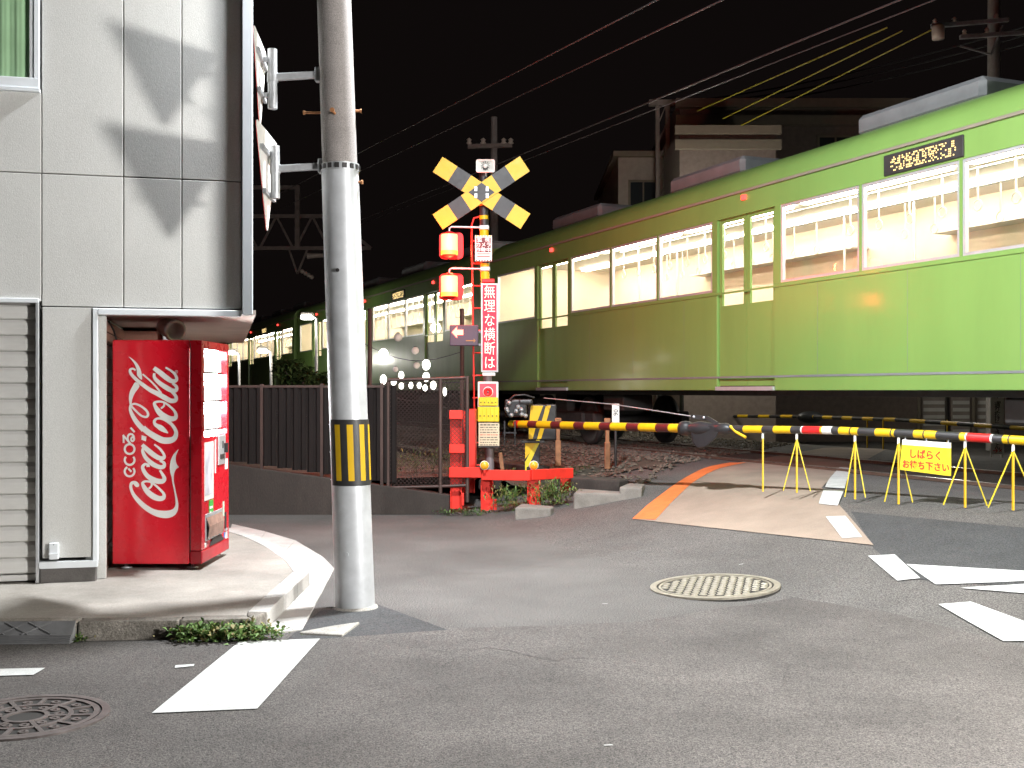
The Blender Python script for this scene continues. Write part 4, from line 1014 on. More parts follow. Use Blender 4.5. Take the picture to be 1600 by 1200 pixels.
MB().prism([(b0_.x + hx * a, 15.597, b0_.z + hz * b) for a, b in ((.62, .97), (.80, .97), (.45, .03), (.30, .03))][::-1], (0, -.004, 0)).build('hazard_stripe', M_yellow, hous)
MB().box((px0, 15.7, pz + .004), (.32, .30, .03)).build('mount_flange', M_dark, hous, bevel=.005)
mech = P(806, 640, 15.5)
mb = MB(); mb.box(mech + Vector((0, .1, .02)), (.30, .22, .24)); mb.box(mech + Vector((.13, .05, .10)), (.2, .14, .08)); mb.build('drive_casing', M_black, gm, bevel=.03, seg=2)
mb = MB(); rr = random.Random(9)
for i in range(9): mb.lathe(mech + Vector((rr.uniform(-.13, .16), -.03, rr.uniform(-.1, .12))), [(.001, 0), (.03, 0), (.028, .03), (.012, .035), (.012, .05), (.001, .05)], 10, axis=(0, -1, 0))
mb.build('drive_bolts', M_steel, gm)
mb = MB(); mb.tube([mech + Vector((-.1, -.03, .12)), mech + Vector((-.02, -.06, .19)), mech + Vector((.12, -.05, .20)), mech + Vector((.25, 0, .16))], .012); mb.tube([mech + Vector((-.12, -.03, .1)), mech + Vector((-.14, -.08, 0)), mech + Vector((-.08, -.06, -.1))], .010); mb.build('drive_hose', M_black, gm)
mb = MB()
for xo in (-.10, .04):
    mb.box(P(800, 667, bd) + Vector((xo, -.02, -.02)), (.018, .03, .20)); mb.cyl(P(800, 684, bd) + Vector((xo + .0, -.02, -.10)), P(800, 684, bd) + Vector((xo, -.02, .04)), .008)
mb.box(P(800, 676, bd) + Vector((-.03, -.02, 0)), (.18, .025, .018)); mb.build('boom_clamp', M_black, gm)

# boom path
def bt(px):
    k = k_(px); t = (k * 15.5 - .1) / (4.2 + 5.8 * k); return t
BH = [(-.02, 1.095), (.46, 1.125), (.724, 1.158), (.87, 1.15), (1.0, 1.128), (1.2, 1.09)]
def bpt(t):
    z = BH[-1][1]
    for (t0, z0), (t1, z1) in zip(BH[:-1], BH[1:]):
        if t <= t1: z = z0 + (z1 - z0) * (t - t0) / (t1 - t0); break
    return Vector((.1 + 4.2 * t, 15.5 - 5.8 * t, z))
boom = thing('barrier_boom', 'long yellow and black striped barrier boom with a black joint across the road', 'barrier', bpt(0))
segs1 = [(798, 806, M_lemon), (806, 813, M_refred), (813, 828, M_yellow), (828, 842, M_blkred), (842, 864, M_yellow), (864, 879, M_blkred), (879, 900, M_yellow), (900, 916, M_blkred), (916, 940, M_yellow), (940, 957, M_blkred), (957, 982, M_yellow), (982, 1001, M_blkred), (1001, 1028, M_yellow), (1028, 1048, M_blkred), (1048, 1072, M_yellow)]
for a, b, m in segs1: MB().tube([bpt(bt(a)), bpt(bt(b))], .049 if m is not M_blkred else .0495, 20).build('boom_band', m, boom)
segs2 = [(1138, 1164, M_blk), (1164, 1193, M_yellow), (1193, 1211, M_blk), (1211, 1238, M_yellow), (1238, 1254, M_blk), (1254, 1256, M_refwhite), (1256, 1284, M_refred), (1284, 1287, M_yellow), (1287, 1302, M_refwhite), (1302, 1313, M_blk), (1313, 1343, M_yellow), (1343, 1370, M_blk), (1370, 1400, M_yellow), (1400, 1430, M_blk), (1430, 1465, M_yellow), (1465, 1502, M_blk), (1502, 1511, M_yellow), (1511, 1513, M_refwhite), (1513, 1550, M_refred), (1550, 1553, M_refwhite), (1553, 1569, M_blk), (1569, 1660, M_yellow), (1660, 1720, M_blk)]
for a, b, m in segs2: MB().tube([bpt(bt(a)), bpt(bt((a + b) / 2)), bpt(bt(b))], .0385 if m in (M_yellow, M_blk) else .0392, 18).build('boom_band', m, boom)
for px in (1330, 1394, 1445, 1578):
    MB().tube([bpt(bt(px)), bpt(bt(px + 2))], .0405, 18).build('clip_ring', M_dark, boom)
d_ = (bpt(bt(1145)) - bpt(bt(1066))); L_ = d_.length; o_ = bpt(bt(1066))
jt = MB().lathe(o_, [(.050, 0), (.078, 0), (.084, L_ * .06), (.078, L_ * .15), (.060, L_ * .17), (.064, L_ * .22), (.082, L_ * .36), (.078, L_ * .46), (.060, L_ * .6), (.05, L_ * .68), (.062, L_ * .72), (.066, L_ * .88), (.05, L_ * .93), (.038, L_ * .96)], 24, axis=d_).build('joint', M_black, boom)
fl = MB(); base = o_ + d_ * .25; ex = d_.normalized()
prof = [(0, .02), (.12, -.04), (.42, -.01), (.62, .03)]
fl.prism([base + ex * (L_ * a) + Vector((0, -.03, z)) for a, z in ((-.06, .03), (.36, .04), (.50, -.02), (.40, -.11), (.22, -.20), (.06, -.215), (-.04, -.16), (-.08, -.06))], (-.01, -.05, 0)); fl.build('joint_flap', M_black, jt, bevel=.02, seg=3)
MB().beam(o_ + d_ * .18 + Vector((0, 0, .13)), o_ + d_ * .5 + Vector((0, 0, .12)), .012, .05).build('joint_plate', M_dark, jt); MB().beam(o_ + d_ * .5 + Vector((0, 0, .12)), o_ + d_ * .78 + Vector((0, 0, .03)), .012, .045).build('joint_plate', M_dark, jt)
for f, zz in ((.24, .13), (.44, .122)): MB().lathe(o_ + d_ * f + Vector((0, -.008, zz)), [(.016, 0), (.014, .012), (.001, .014)], 10, axis=(0, -1, 0)).build('joint_bolt', M_steel, jt)
MB().tube([o_ + d_ * .2 + Vector((0, 0, .135)), P(960, 632, 14), P(850, 622, 15.5)], .006, 6).build('stay_cable', M_steel, boom)
MB().tube([bpt(bt(1140)) + Vector((0, -.045, .03)), bpt(bt(1150)) + Vector((0, -.05, -.035)), bpt(bt(1164)) + Vector((0, -.04, -.085))], .016).build('strap', M_yellow, boom)
for px, py, spread in ((1192, 768, 0), (1245, 770, .13), (1336, 780, .09), (1404, 788, .12), (1508, 800, .18), (1583, 812, .2)):
    t_ = bpt(bt(px)); top = t_ - Vector((0, 0, .04)); zb = P(0, py, t_.y).z; zb = max(zb, g(t_.x, t_.y) + .01)
    lg = MB().cyl(top + Vector((0, 0, .005)), top - Vector((0, 0, .06)), .012).build('support_hinge', M_refwhite, boom)
    MB().beam(top - Vector((0, 0, .05)), (t_.x, t_.y, zb), .014, .024, up=(0, 1, 0)).build('support_leg', M_yellow, lg)
    if spread:
        for sx in (-1, 1):
            MB().beam(top - Vector((0, .012 * sx, .06)), (t_.x + sx * spread, t_.y - sx * .03, zb + .02), .008, .014, up=(0, 1, 0)).build('support_brace', M_lemon, lg)
# hanging notice
tA, tB = bpt(bt(1409)), bpt(bt(1485)); zt = tA.z - .05; hs = thing('hanging_notice', 'yellow hanging notice with red writing under the boom', 'sign', tA)
A = tA + Vector((0, -.02, -.055)); B = tB + Vector((0, -.02, -.06)); dn = Vector((0, 0, -(736 - 686) / FPX * tA.y)); rgt = (B - A).normalized(); nrm = Vector((rgt.y, -rgt.x, 0)); skew = rgt * -.012
C_, D_ = B + dn * 1.0, A + dn * .95 + rgt * -.03
MB().prism([A, B, C_, D_], nrm * .003).build('sheet', M_lemon, hs)
MB().prism([A + nrm * .003, B + nrm * .003, B + dn * .16 + nrm * .003, A + dn * .16 + nrm * .003], nrm * .002).build('white_strip', M_refwhite, hs)
ctr = (A + B + C_ + D_) / 4 + nrm * .0055
text('notice_line', 'しばらく', .088, ctr + Vector((0, 0, .015)), rgt, (0, 0, 1), M_inkr, hs, .001, bold=.0015)
text('notice_line', 'お待ち下さい', .082, ctr + Vector((0, 0, -.085)), rgt, (0, 0, 1), M_inkr, hs, .001, bold=.0015)
for f in (.06, .5, .94): q = A.lerp(B, f); MB().tube([q + Vector((0, -.004, -.02)), q + Vector((0, 0, .03)), q + Vector((0, .02, .06))], .005, 6).build('hook', M_steel, hs)

exec_train = True
# ================================================================== TRAIN
CL = 18.0; WZ0_, WZ1_ = 2.27, 3.20; SB, SHD = .95, 3.55; TW = 2.75
def make_car():
    car = bpy.data.objects.new('train_car', None); COL.objects.link(car); LOC[car.name] = Vector()
    B = lambda n, m, mb, par=car, bv=0.: mb.build(n, m, par, world=False, bevel=bv)
    doors = [(2.35, 3.65), (8.35, 9.65), (14.35, 15.65)]
    # lower and upper side sheets
    xsb = [0.] + [v for d in doors for v in d] + [CL]
    for i in range(0, len(xsb), 2):
        B('side_sheet', M_train, MB().lohi((xsb[i], -.06, SB), (xsb[i + 1], 0, WZ0_)), bv=.006)
    B('side_sheet', M_train, MB().lohi((0, -.06, WZ1_ + .02), (CL, 0, SHD)))
    B('side_sheet', M_train, MB().lohi((0, -TW, SB), (CL, -TW + .06, WZ0_))); B('side_sheet', M_train, MB().lohi((0, -TW, WZ1_ + .02), (CL, -TW + .06, SHD)))
    # beltline and gutter
    B('belt_rail', M_train, MB().lohi((.02, .0, WZ0_ - .05), (CL - .02, .012, WZ0_ - .025)))
    B('gutter', M_creamband, MB().lohi((.02, .0, 3.50), (CL - .02, .022, 3.53)))
    B('sill_line', M_trainroof, MB().lohi((.02, .0, SB + .16), (CL - .02, .006, SB + .185)))
    # windows
    spans = [(.35, 2.25), (3.75, 8.25), (9.75, 14.25), (15.75, 17.65)]
    for (a, b), n in zip(spans, (1, 3, 3, 1)):
        w = (b - a) / n
        for i in range(n):
            x0, x1 = a + i * w + .02, a + (i + 1) * w - .02
            f = MB()
            f.lohi((x0, -.05, WZ0_), (x0 + .035, -.008, WZ1_ + .02)); f.lohi((x1 - .035, -.05, WZ0_), (x1, -.008, WZ1_ + .02)); f.lohi((x0 + .036, -.05, WZ0_), (x1 - .036, -.008, WZ0_ + .03)); f.lohi((x0 + .036, -.05, WZ1_ - .01), (x1 - .036, -.008, WZ1_ + .02))
            wf_ = B('window', M_alu, f); B('pane', M_glass, MB().add([(x0 + .03, -.03, WZ0_ + .025), (x1 - .03, -.03, WZ0_ + .025), (x1 - .03, -.03, WZ1_), (x0 + .03, -.03, WZ1_)], [(1, 0, 3, 2)]), wf_)
            if i < n - 1: B('pillar', M_train, MB().lohi((x1 + .001, -.06, WZ0_), (x1 + .039, -.001, WZ1_ + .02)))
    for x0, x1 in ((0, .37), (2.23, 2.35), (3.65, 3.77), (8.23, 8.35), (9.65, 9.77), (14.23, 14.35), (15.65, 15.77), (17.63, CL)):
        B('pillar', M_train, MB().lohi((x0, -.06, WZ0_), (x1, -.001, WZ1_ + .02)))
    for d0, d1 in doors:
        m = (d0 + d1) / 2
        for x0, x1 in ((d0 + .006, m - .004), (m + .004, d1 - .006)):
            f = MB(); f.lohi((x0, -.065, SB + .06), (x1, -.035, WZ0_ - .2)); f.lohi((x0, -.065, WZ0_ - .2), (x0 + .07, -.035, WZ1_ + .02)); f.lohi((x1 - .07, -.065, WZ0_ - .2), (x1, -.035, WZ1_ + .02)); f.lohi((x0 + .07, -.065, WZ1_ - .03), (x1 - .07, -.035, WZ1_ + .02))
            dd = B('door', M_train, f); B('pane', M_glass, MB().add([(x0 + .065, -.05, WZ0_ - .205), (x1 - .065, -.05, WZ0_ - .205), (x1 - .065, -.05, WZ1_ - .025), (x0 + .065, -.05, WZ1_ - .025)], [(1, 0, 3, 2)]), dd)
        B('door_step', M_alu, MB().lohi((d0, -.05, SB + .0), (d1, .03, SB + .05)))
        B('door_lamp', M_redlamp, MB().lohi((m - .04, .0, 3.40), (m + .04, .03, 3.46)))
    # roof
    prof = [(0, SHD), (-.03, 3.66), (-.10, 3.76), (-.28, 3.87), (-.7, 3.96), (-TW / 2, 3.99)]
    prof = prof + [(-TW - y, z) for y, z in prof[-2::-1]]
    n = len(prof); mb = MB(); mb.add([(0, y, z) for y, z in prof] + [(CL, y, z) for y, z in prof], [(i + 1, i, i + n, i + n + 1) for i in range(n - 1)], True); mb.add([(0, y, z) for y, z in prof], [tuple(range(n))]); mb.add([(CL, y, z) for y, z in prof], [tuple(range(n))[::-1]])
    rf = B('roof', M_train, mb)
    for x in (2.2, 6.6, 11.0, 15.4):
        B('cooling_unit', M_trainroof, MB().lohi((x - 1.0, -TW / 2 - .75, 3.95), (x + 1.0, -TW / 2 + .75, 4.22)), rf, .06)
    # ends, floor, far side, ceiling
    B('end_wall', M_train, MB().lohi((.001, -TW + .061, SB), (.06, -.061, SHD - .001))); B('end_wall', M_train, MB().lohi((CL - .06, -TW + .061, SB), (CL - .001, -.061, SHD - .001)))
    B('gangway', M_black, MB().lohi((CL + .002, -TW / 2 - .55, 1.1), (CL + .58, -TW / 2 + .55, 3.2)))
    for ex in (.062, CL - .072): B('inner_end', M_cream, MB().lohi((ex, -TW + .0615, 1.17), (ex + .010, -.0615, 3.42)))
    B('floor', M_trainroof, MB().lohi((.061, -TW + .061, 1.12), (CL - .061, -.07, 1.17)))
    B('ceiling', M_ceil, MB().lohi((.061, -TW + .061, 3.42), (CL - .061, -.061, 3.45)))
    for x in range(9): B('roller_blind', M_blind, MB().lohi((.25 + x * 1.95, -TW + .062, WZ0_ - .02), (.25 + x * 1.95 + 1.9, -TW + .10, WZ1_ + .03)))
    B('inner_wall', M_cream, MB().lohi((.061, -TW + .0615, 1.17), (CL - .061, -TW + .0935, WZ0_ - .03))); B('inner_wall', M_cream, MB().lohi((.061, -TW + .0615, WZ1_ + .03), (CL - .061, -TW + .09, 3.42)))
    for a, b in ((3.8, 8.2), (9.8, 14.2)):
        B('seat_back', M_seat, MB().lohi((a, -TW + .10, 1.6), (b, -TW + .22, 2.12)), bv=.03); B('seat', M_seat, MB().lohi((a, -TW + .10, 1.45), (b, -TW + .6, 1.6)), bv=.04)
        B('luggage_rack', M_alu, MB().lohi((a, -TW + .1, 2.98), (b, -TW + .42, 3.0)))
    for a, b in doors:
        for x in (a - .05, b + .05): B('grab_pole', M_alu, MB().cyl((x, -TW + .62, 1.17), (x, -TW + .62, 3.42), .018, n=8))
    for y in (-.85, -1.9):
        for i in range(6): B('light_tube', M_tube, MB().lohi((.5 + i * 2.9, y - .06, 3.375), (.5 + i * 2.9 + 2.6, y + .06, 3.415)))
    st0 = None
    for a, b in ((3.9, 8.1), (9.9, 14.1)):
        for i in range(9):
            for yy in (-.95, -1.8):
                if st0 is None:
                    mb = MB(); mb.lohi((-.012, -.004, .14), (.012, .004, .50)); mb.tube([(.06 * math.cos(R(q)), 0, .08 + .06 * math.sin(R(q))) for q in range(90, 451, 40)], .009, 6); o = st0 = mb.build('hand_strap', M_cwhite, car, world=False)
                else: o = st0.copy(); COL.objects.link(o)
                o.parent = car; o.location = (a + (b - a) * i / 8, yy, 2.86)
    for y in (-.95, -1.8): B('strap_rail', M_alu, MB().cyl((3.8, y, 3.34), (14.2, y, 3.34), .014, n=8))
    for x in (.36, 1.2, 4.5, 6.0, 7.5, 10.5, 12.0, 13.5, 16.7): B('weld_seam', M_trainroof, MB().lohi((x, .0, SB + .19), (x + .004, .0008, WZ0_ - .06)))
    # destination display
    ds = B('destination_display', M_dark, MB().lohi((5.2, .0, 3.24), (6.35, .02, 3.46)), bv=.008); rr = random.Random(2)
    mb = MB()
    for i in range(44):
        for j in range(7):
            if rr.random() < .5: mb.box((5.30 + i * .0215, .0225, 3.28 + j * .0225), (.014, .003, .014))
    tag(B('led_dots', M_led, mb, ds), kind='stuff')
    # underframe and bogies
    B('underframe', M_under, MB().lohi((.1, -TW + .2, .88), (CL - .1, -.22, SB + .1)))
    for x0, x1, zz in ((4.3, 5.0, .62), (12.9, 13.6, .62)): B('equipment_box', M_under, MB().lohi((x0, -.85, zz), (x1, -.3, .88)), bv=.02)
    for bx in (2.3, CL - 2.3):
        bg_ = B('bogie', M_under, MB().lohi((bx - 1.5, -.62, .36), (bx + 1.5, -.42, .58)), bv=.03)
        B('bogie_frame', M_under, MB().lohi((bx - 1.5, -TW + .42, .36), (bx + 1.5, -TW + .62, .58)), bg_, .03)
        B('bolster', M_under, MB().lohi((bx - .25, -TW + .5, .5), (bx + .25, -.5, .88)), bg_)
        for wx in (bx - 1.0, bx + 1.0):
            for wy in (-.6325, -TW + .6325):
                B('wheel', M_dark, MB().lathe((wx, wy, .43), [(.001, -.06), (.40, -.06), (.43, -.05), (.43, .05), (.38, .06), (.34, .03), (.14, .03), (.12, .07), (.001, .07)], 28, axis=(0, 1, 0)), bg_)
            B('axle', M_dark, MB().cyl((wx, -TW + .6, .43), (wx, -.6, .43), .07), bg_)
            B('axle_box', M_under, MB().lohi((wx - .16, -.50, .30), (wx + .16, -.36, .56)), bg_, .02)
    return car
car0 = make_car()
labs = ['nearest green train car with lit cream windows, running out of the picture on the right', 'middle green train car with lit windows behind the crossing signal', 'farthest green train car with lit windows beyond the utility pole']
for i, u in enumerate((7.0, 25.6, 44.2)):
    c = car0 if i == 0 else copy_tree(car0)
    c.location = T(u, 0, RAIL); c.rotation_euler = (0, 0, math.atan2(TD.y, TD.x)); tag(c, labs[i], 'train car', 'cars of the green train')

# ================================================================== TRACKSIDE LIGHTS AND LANTERNS
for (px, py, d, lab) in ((480, 492, 31, 'tall trackside lamp post with a glaring head just left of the utility pole'), (411, 545, 36, 'trackside lamp post with a white head above the sheet fence'), (362, 548, 38, 'trackside lamp post half hidden by the vending machine edge')):
    h = P(px, py, d); b = Vector((h.x + .25, h.y, .4)); t = thing('trackside_lamp', lab, 'lamp post', b, 'lamp posts beside the track')
    MB().tube([b, Vector((b.x, b.y, h.z - .1)), Vector((h.x + .1, h.y, h.z + .02))], [.05, .04, .03]).build('post', M_steel, t)
    MB().box(h, (.34, .24, .14)).build('head', M_cwhite, t, bevel=.04, seg=2); MB().box(h + Vector((0, -.03, -.075)), (.30, .28, .10)).build('lens', M_lampglow, t, bevel=.03, seg=2)
    lamp('lamp_light', 'POINT', h + Vector((0, -.2, -.28)), W_PLATFORM, (1, .97, .86), t, .15)
lan = [(599, 554, 9, 11, 1), (649, 548, 7, 7, 0), (622, 527, 8, 8, 0), (666, 570, 7.5, 10, 1), (666, 589, 6.5, 9, 1), (651, 571, 6, 6, 0), (618, 577, 5, 5, 0), (627, 586, 5, 7, 1), (599, 593, 6, 9, 1), (615, 597, 5, 6, 1), (627, 603, 4.5, 6, 1), (642, 602, 4, 6, 1), (655, 602, 4, 6, 1), (664, 606, 4.5, 6, 1), (677, 602, 5.5, 8, 1), (695, 612, 3.5, 8, 1)]
posn = {0: 'largest lit lantern, upper left of the strings beside the utility pole', 1: 'unlit round lantern highest on the right string', 2: 'unlit round lantern highest of all beside the utility pole', 3: 'lit oval lantern upper of the right pair', 4: 'lit oval lantern lower of the right pair', 5: 'small unlit lantern left of the right lit pair', 6: 'small unlit lantern below the largest lit one', 7: 'greenish lit lantern alone in the middle of the strings', 8: 'lit lantern directly under the largest one', 9: 'small lit lantern low beside the left pair', 10: 'first small lit lantern of the lowest row', 11: 'second small lit lantern of the lowest row', 12: 'third small lit lantern of the lowest row', 13: 'fourth small lit lantern of the lowest row', 14: 'broad lit lantern right in the lowest row', 15: 'tall narrow lantern at the right end of the lowest row'}
for i, (px, py, rx, rz, lit) in enumerate(lan):
    d = 20.2 + (i % 3) * .35; c = P(px, py, d); r = rx * .85 / FPX * d; h = rz * .85 / FPX * d
    t = thing('paper_lantern', posn[i], 'lantern', c - Vector((0, 0, h)), 'paper lanterns on strings behind the chain-link fence')
    MB().sphere(c, r, 16, (1, 1, h / r)).build('shade', M_lantern if lit else M_lantoff, t)
    MB().cyl(c + Vector((0, 0, h * .95)), c + Vector((0, 0, h * 1.12)), r * .4).build('cap', M_blk, t)
    if lit and i < 9: lamp('lantern_light', 'POINT', c + Vector((0, -r * 1.3, 0)), W_LANTERN, (1, .95, .8), t, r)
for i, (y0, lab) in enumerate(((520, 'upper string wire carrying the paper lanterns'), (583, 'lower string wire carrying the paper lanterns'))):
    a, b = P(560, y0 + 12, 20.4), P(720, y0 + 30, 20.4); t = MB().tube([a.lerp(b, f / 8) - Vector((0, 0, .25 * math.sin(math.pi * f / 8))) for f in range(9)], .006, 6).build('lantern_string', M_black); tag(t, lab, 'wire', 'lantern strings')
for px, lab in ((578, 'dark pole holding the lantern strings behind the utility pole'), (722, 'dark pole holding the lantern strings near the signal mast')):
    b = P(px, 700, 20.45); MB().cyl((b.x, b.y, .4), (b.x, b.y, 3.0), .04).build('lantern_pole', M_fpost); tag(bpy.data.objects['lantern_pole' if px == 578 else 'lantern_pole.001'], lab, 'pole', 'poles for the lanterns')

# ================================================================== OVERHEAD LINE
gz = 45.0
gb0 = P(548, 600, gz); gt = thing('catenary_gantry', 'rust brown lattice gantry of the overhead line behind the utility pole', 'gantry', (gb0.x, gz, .5))
zt_, zb_ = P(0, 338, gz).z, P(0, 388, gz).z; x0, x1 = P(180, 0, gz).x, P(580, 0, gz).x
MB().lohi((x0, gz - .08, zt_ - .07), (x1 - 1.6, gz + .08, zt_ + .07)).build('top_chord', M_gantry, gt); MB().lohi((x0, gz - .08, zb_ - .07), (x1, gz + .08, zb_ + .07)).build('bottom_chord', M_gantry, gt)
MB().beam((x1 - 1.6, gz, zt_), (x1, gz, zb_), .12, .12).build('end_brace', M_gantry, gt)
n = 6; w = (x1 - 1.6 - x0) / n
for i in range(n):
    a = x0 + i * w
    MB().beam((a + .05, gz, zb_), (a + w / 2, gz, zt_), .08, .08).build('lattice_bar', M_gantry, gt); MB().beam((a + w / 2, gz, zt_), (a + w - .05, gz, zb_), .08, .08).build('lattice_bar', M_gantry, gt)
MB().lohi((gb0.x - .18, gz - .18, .4), (gb0.x + .18, gz + .18, zt_ + .6)).build('mast', M_gantry, gt)
xv = P(465, 0, gz).x; MB().lohi((xv - .09, gz - .1, zb_), (xv + .09, gz + .1, P(0, 290, gz).z)).build('dropper_mast', M_gantry, gt)
for sx in (-.35, .4): MB().beam((xv + sx, gz, zb_), (xv, gz, P(0, 428, gz).z), .07, .07).build('hanger', M_gantry, gt)
MB().lohi((P(395, 0, gz).x, gz - .05, P(0, 296, gz).z), (xv, gz + .05, P(0, 290, gz).z)).build('cross_arm', M_gantry, gt)
for f in range(4): q = P(472 + f * 5, 424 + f * 3, gz); MB().sphere(q, .09, 10).build('insulator', M_porcelain, gt)
q0, q1 = P(480, 400, gz), P(505, 399, gz); MB().tube([q0, q1], [.12, .08]).build('insulator', M_porcelain, gt)

def wire(lab, a, b, m, r=.012, sag=.0, d=None, name='overhead_wire'):
    pts = [a.lerp(b, i / 12) - Vector((0, 0, sag * 4 * (i / 12) * (1 - i / 12))) for i in range(13)]
    o = MB().tube(pts, r, 6).build(name, m); return tag(o, lab, 'wire', 'overhead wires')
def twire(lab, pxy0, px1, s, m, r=.012, py1=None):
    def yat(px): k = k_(px); return (TX - s * TN) / (k + TM)
    d0, d1 = yat(pxy0[0]), yat(px1); a = P(pxy0[0], pxy0[1], d0); b = P(px1, py1, d1); return wire(lab, a, b, m, r)
twire('top thin dark wire crossing the sky from the utility pole', (430, 306), 1050, 1.5, M_wire, .012, -12)
twire('second dark wire crossing the sky below the top one', (430, 330), 1150, .6, M_wire, .012, -10)
twire('pinkish wire rising behind the crossbuck to the upper right', (560, 345), 1430, -1.35, M_wire, .014, -10)
twire('faint wire just below the pinkish one on the right', (560, 352), 1480, -1.9, M_wire, .010, -8)
twire('yellow sheathed wire highest of the three on the right', (1090, 173), 1386, -5.0, M_wirey, .014, 43)
twire('yellow sheathed wire middle of the three on the right', (1130, 185), 1410, -5.6, M_wirey, .014, 48)
twire('yellow sheathed wire lowest of the three on the right', (1150, 200), 1455, -6.2, M_wirey, .014, 47)
for i, (y0, y1, lab) in enumerate(((168, 38, 'upper black cable of the bundle leading to the far utility pole'), (174, 52, 'middle black cable of the bundle leading to the far utility pole'), (182, 66, 'lower black cable of the bundle leading to the far utility pole'))):
    wire(lab, P(1040, y0 - 6, 34), P(1640, y1 - 8, 24), M_black, .022, .25)
# far utility pole on the right
up_ = P(1553, 100, 24); t = thing('utility_pole', 'concrete utility pole with crossarms behind the train on the right', 'utility pole', (up_.x, 24, .3))
MB().tube([(up_.x, 24, .3), (up_.x, 24, 10.6)], [.16, .12], 20).build('shaft', M_pole, t)
for py, l0, l1 in ((35, 1455, 1575), (52, 1500, 1640)):
    a, b = P(l0, py + 6, 23.8), P(l1, py - 4, 23.8); ar = MB().beam(a, b, .08, .08).build('crossarm', M_steel, t)
    for f in (.05, .3, .85): q = a.lerp(b, f); MB().lathe(q + Vector((0, 0, .03)), [(.02, 0), (.055, .02), (.03, .06), (.05, .08), (.02, .12), (.001, .13)], 12).build('insulator', M_porcelain, ar)
q = P(1466, 50, 23.6); MB().lathe(q, [(.001, -.16), (.12, -.15), (.13, .1), (.08, .16), (.001, .16)], 16).build('transformer', M_porcelain, t)
for a, b in (((1500, 72), (1548, 85)), ((1548, 85), (1566, 40))): MB().beam(P(*a, 23.8), P(*b, 23.8), .03, .03).build('brace', M_steel, t)
# mast with crossarm behind the crossbuck
mm = P(772, 230, 33); t = thing('utility_pole', 'distant utility pole with a crossarm just above the crossbuck', 'utility pole', (mm.x, 33, .3))
MB().tube([(mm.x, 33, .3), (mm.x, 33, P(0, 183, 33).z)], [.15, .09], 14).build('shaft', M_pole, t)
ar = MB().beam(P(731, 229, 32.85), P(800, 227, 32.85), .10, .12).build('crossarm', M_gantry, t)
for px in (733, 755, 787, 798): MB().lathe(P(px, 226, 32.85), [(.03, 0), (.09, .04), (.05, .1), (.08, .14), (.001, .2)], 10).build('insulator', M_porcelain, ar)
# steel frame mast left of the apartment block
mm = P(1035, 220, 30); t = thing('steel_mast', 'twin-channel steel mast standing behind the train roof', 'mast', (mm.x, 30, .3))
for o in (-.13, .13): MB().lohi((mm.x + o - .05, 29.94, .3), (mm.x + o + .05, 30.06, P(0, 158, 30).z)).build('channel', M_gantry, t)
z = 1.0
while z < 8.6: MB().beam((mm.x - .1, 30, z), (mm.x + .1, 30, z + .5), .03, .03).build('lacing', M_gantry, t); z += .5
MB().lohi((mm.x - .35, 29.9, P(0, 165, 30).z), (mm.x + .3, 30.1, P(0, 157, 30).z)).build('cap_arm', M_gantry, t)

# ================================================================== FAR SIDE: HOUSES, GATE, SIGNS
def house(label, px0, px1, d0, dep, ztop, m, steps=None, roof=None, wins=(), doorx=None, name='house', zb=.2):
    a, b = P(px0, 0, d0), P(px1, 0, d0); c = (a + b) / 2; t = thing(name, label, 'house', (c.x, d0, zb))
    MB().lohi((a.x, d0, zb - .3), (b.x, d0 + dep, ztop)).build('wall', m, t)
    return t, a.x, b.x
def add_window(t, x0, x1, z0, z1, d, pane, split=True):
    fr = MB(); fw = .06
    fr.lohi((x0 - fw, d - .05, z0 - fw), (x0, d + .02, z1 + fw)); fr.lohi((x1, d - .05, z0 - fw), (x1 + fw, d + .02, z1 + fw)); fr.lohi((x0, d - .05, z0 - fw), (x1, d + .02, z0)); fr.lohi((x0, d - .05, z1), (x1, d + .02, z1 + fw))
    if split: fr.lohi(((x0 + x1) / 2 - .02, d - .045, z0), ((x0 + x1) / 2 + .02, d + .02, z1))
    w = fr.build('window', M_creamband, t); MB().lohi((x0, d - .02, z0), (x1, d - .012, z1)).build('pane', pane, w); MB().lohi((x0 - .12, d - .14, z0 - .12), (x1 + .12, d - .001, z0 - .065)).build('sill', M_creamband, w)
hd_ = 29.0
t, x0, x1 = house('tall tiled apartment house with cream cornice bands behind the train', 1062, 1700, hd_, 9, P(0, 158, hd_).z, M_brick, name='apartment_house')
xs0 = P(1208, 0, hd_).x; z_hi, z_lo = P(0, 158, hd_).z, P(0, 200, hd_).z
# lower left wing in front of the taller body
for i, (zt0, hh_) in enumerate(((z_hi, .20), (z_hi - .42, .22))):
    MB().lohi((x0 - .12, hd_ - .22, zt0 - hh_), (x1, hd_ + .0 - .002, zt0 + .02)).build('cornice', M_creamband, t)
wg, wx0, wx1 = MB().lohi((P(1062, 0, 26).x, 26, -.1), (P(1212, 0, 26).x, hd_ - .25, P(0, 204, 26).z)).build('wing', M_brick, t), P(1062, 0, 26).x, P(1212, 0, 26).x
zl = P(0, 200, 26).z
for zt0, hh_ in ((zl, .16), (zl - .32, .18)): MB().lohi((wx0 - .12, 25.85, zt0 - hh_), (wx1 + .1, 25.998, zt0 + .03)).build('cornice', M_creamband, t)
for px0, px1, py0, py1, pane in ((1112, 1182, 270, 322, M_winlit), (1112, 1184, 452, 495, M_winlit)):
    a, b = P(px0, py1, 26), P(px1, py0, 26); add_window(t, a.x, b.x, a.z, b.z, 26, pane)
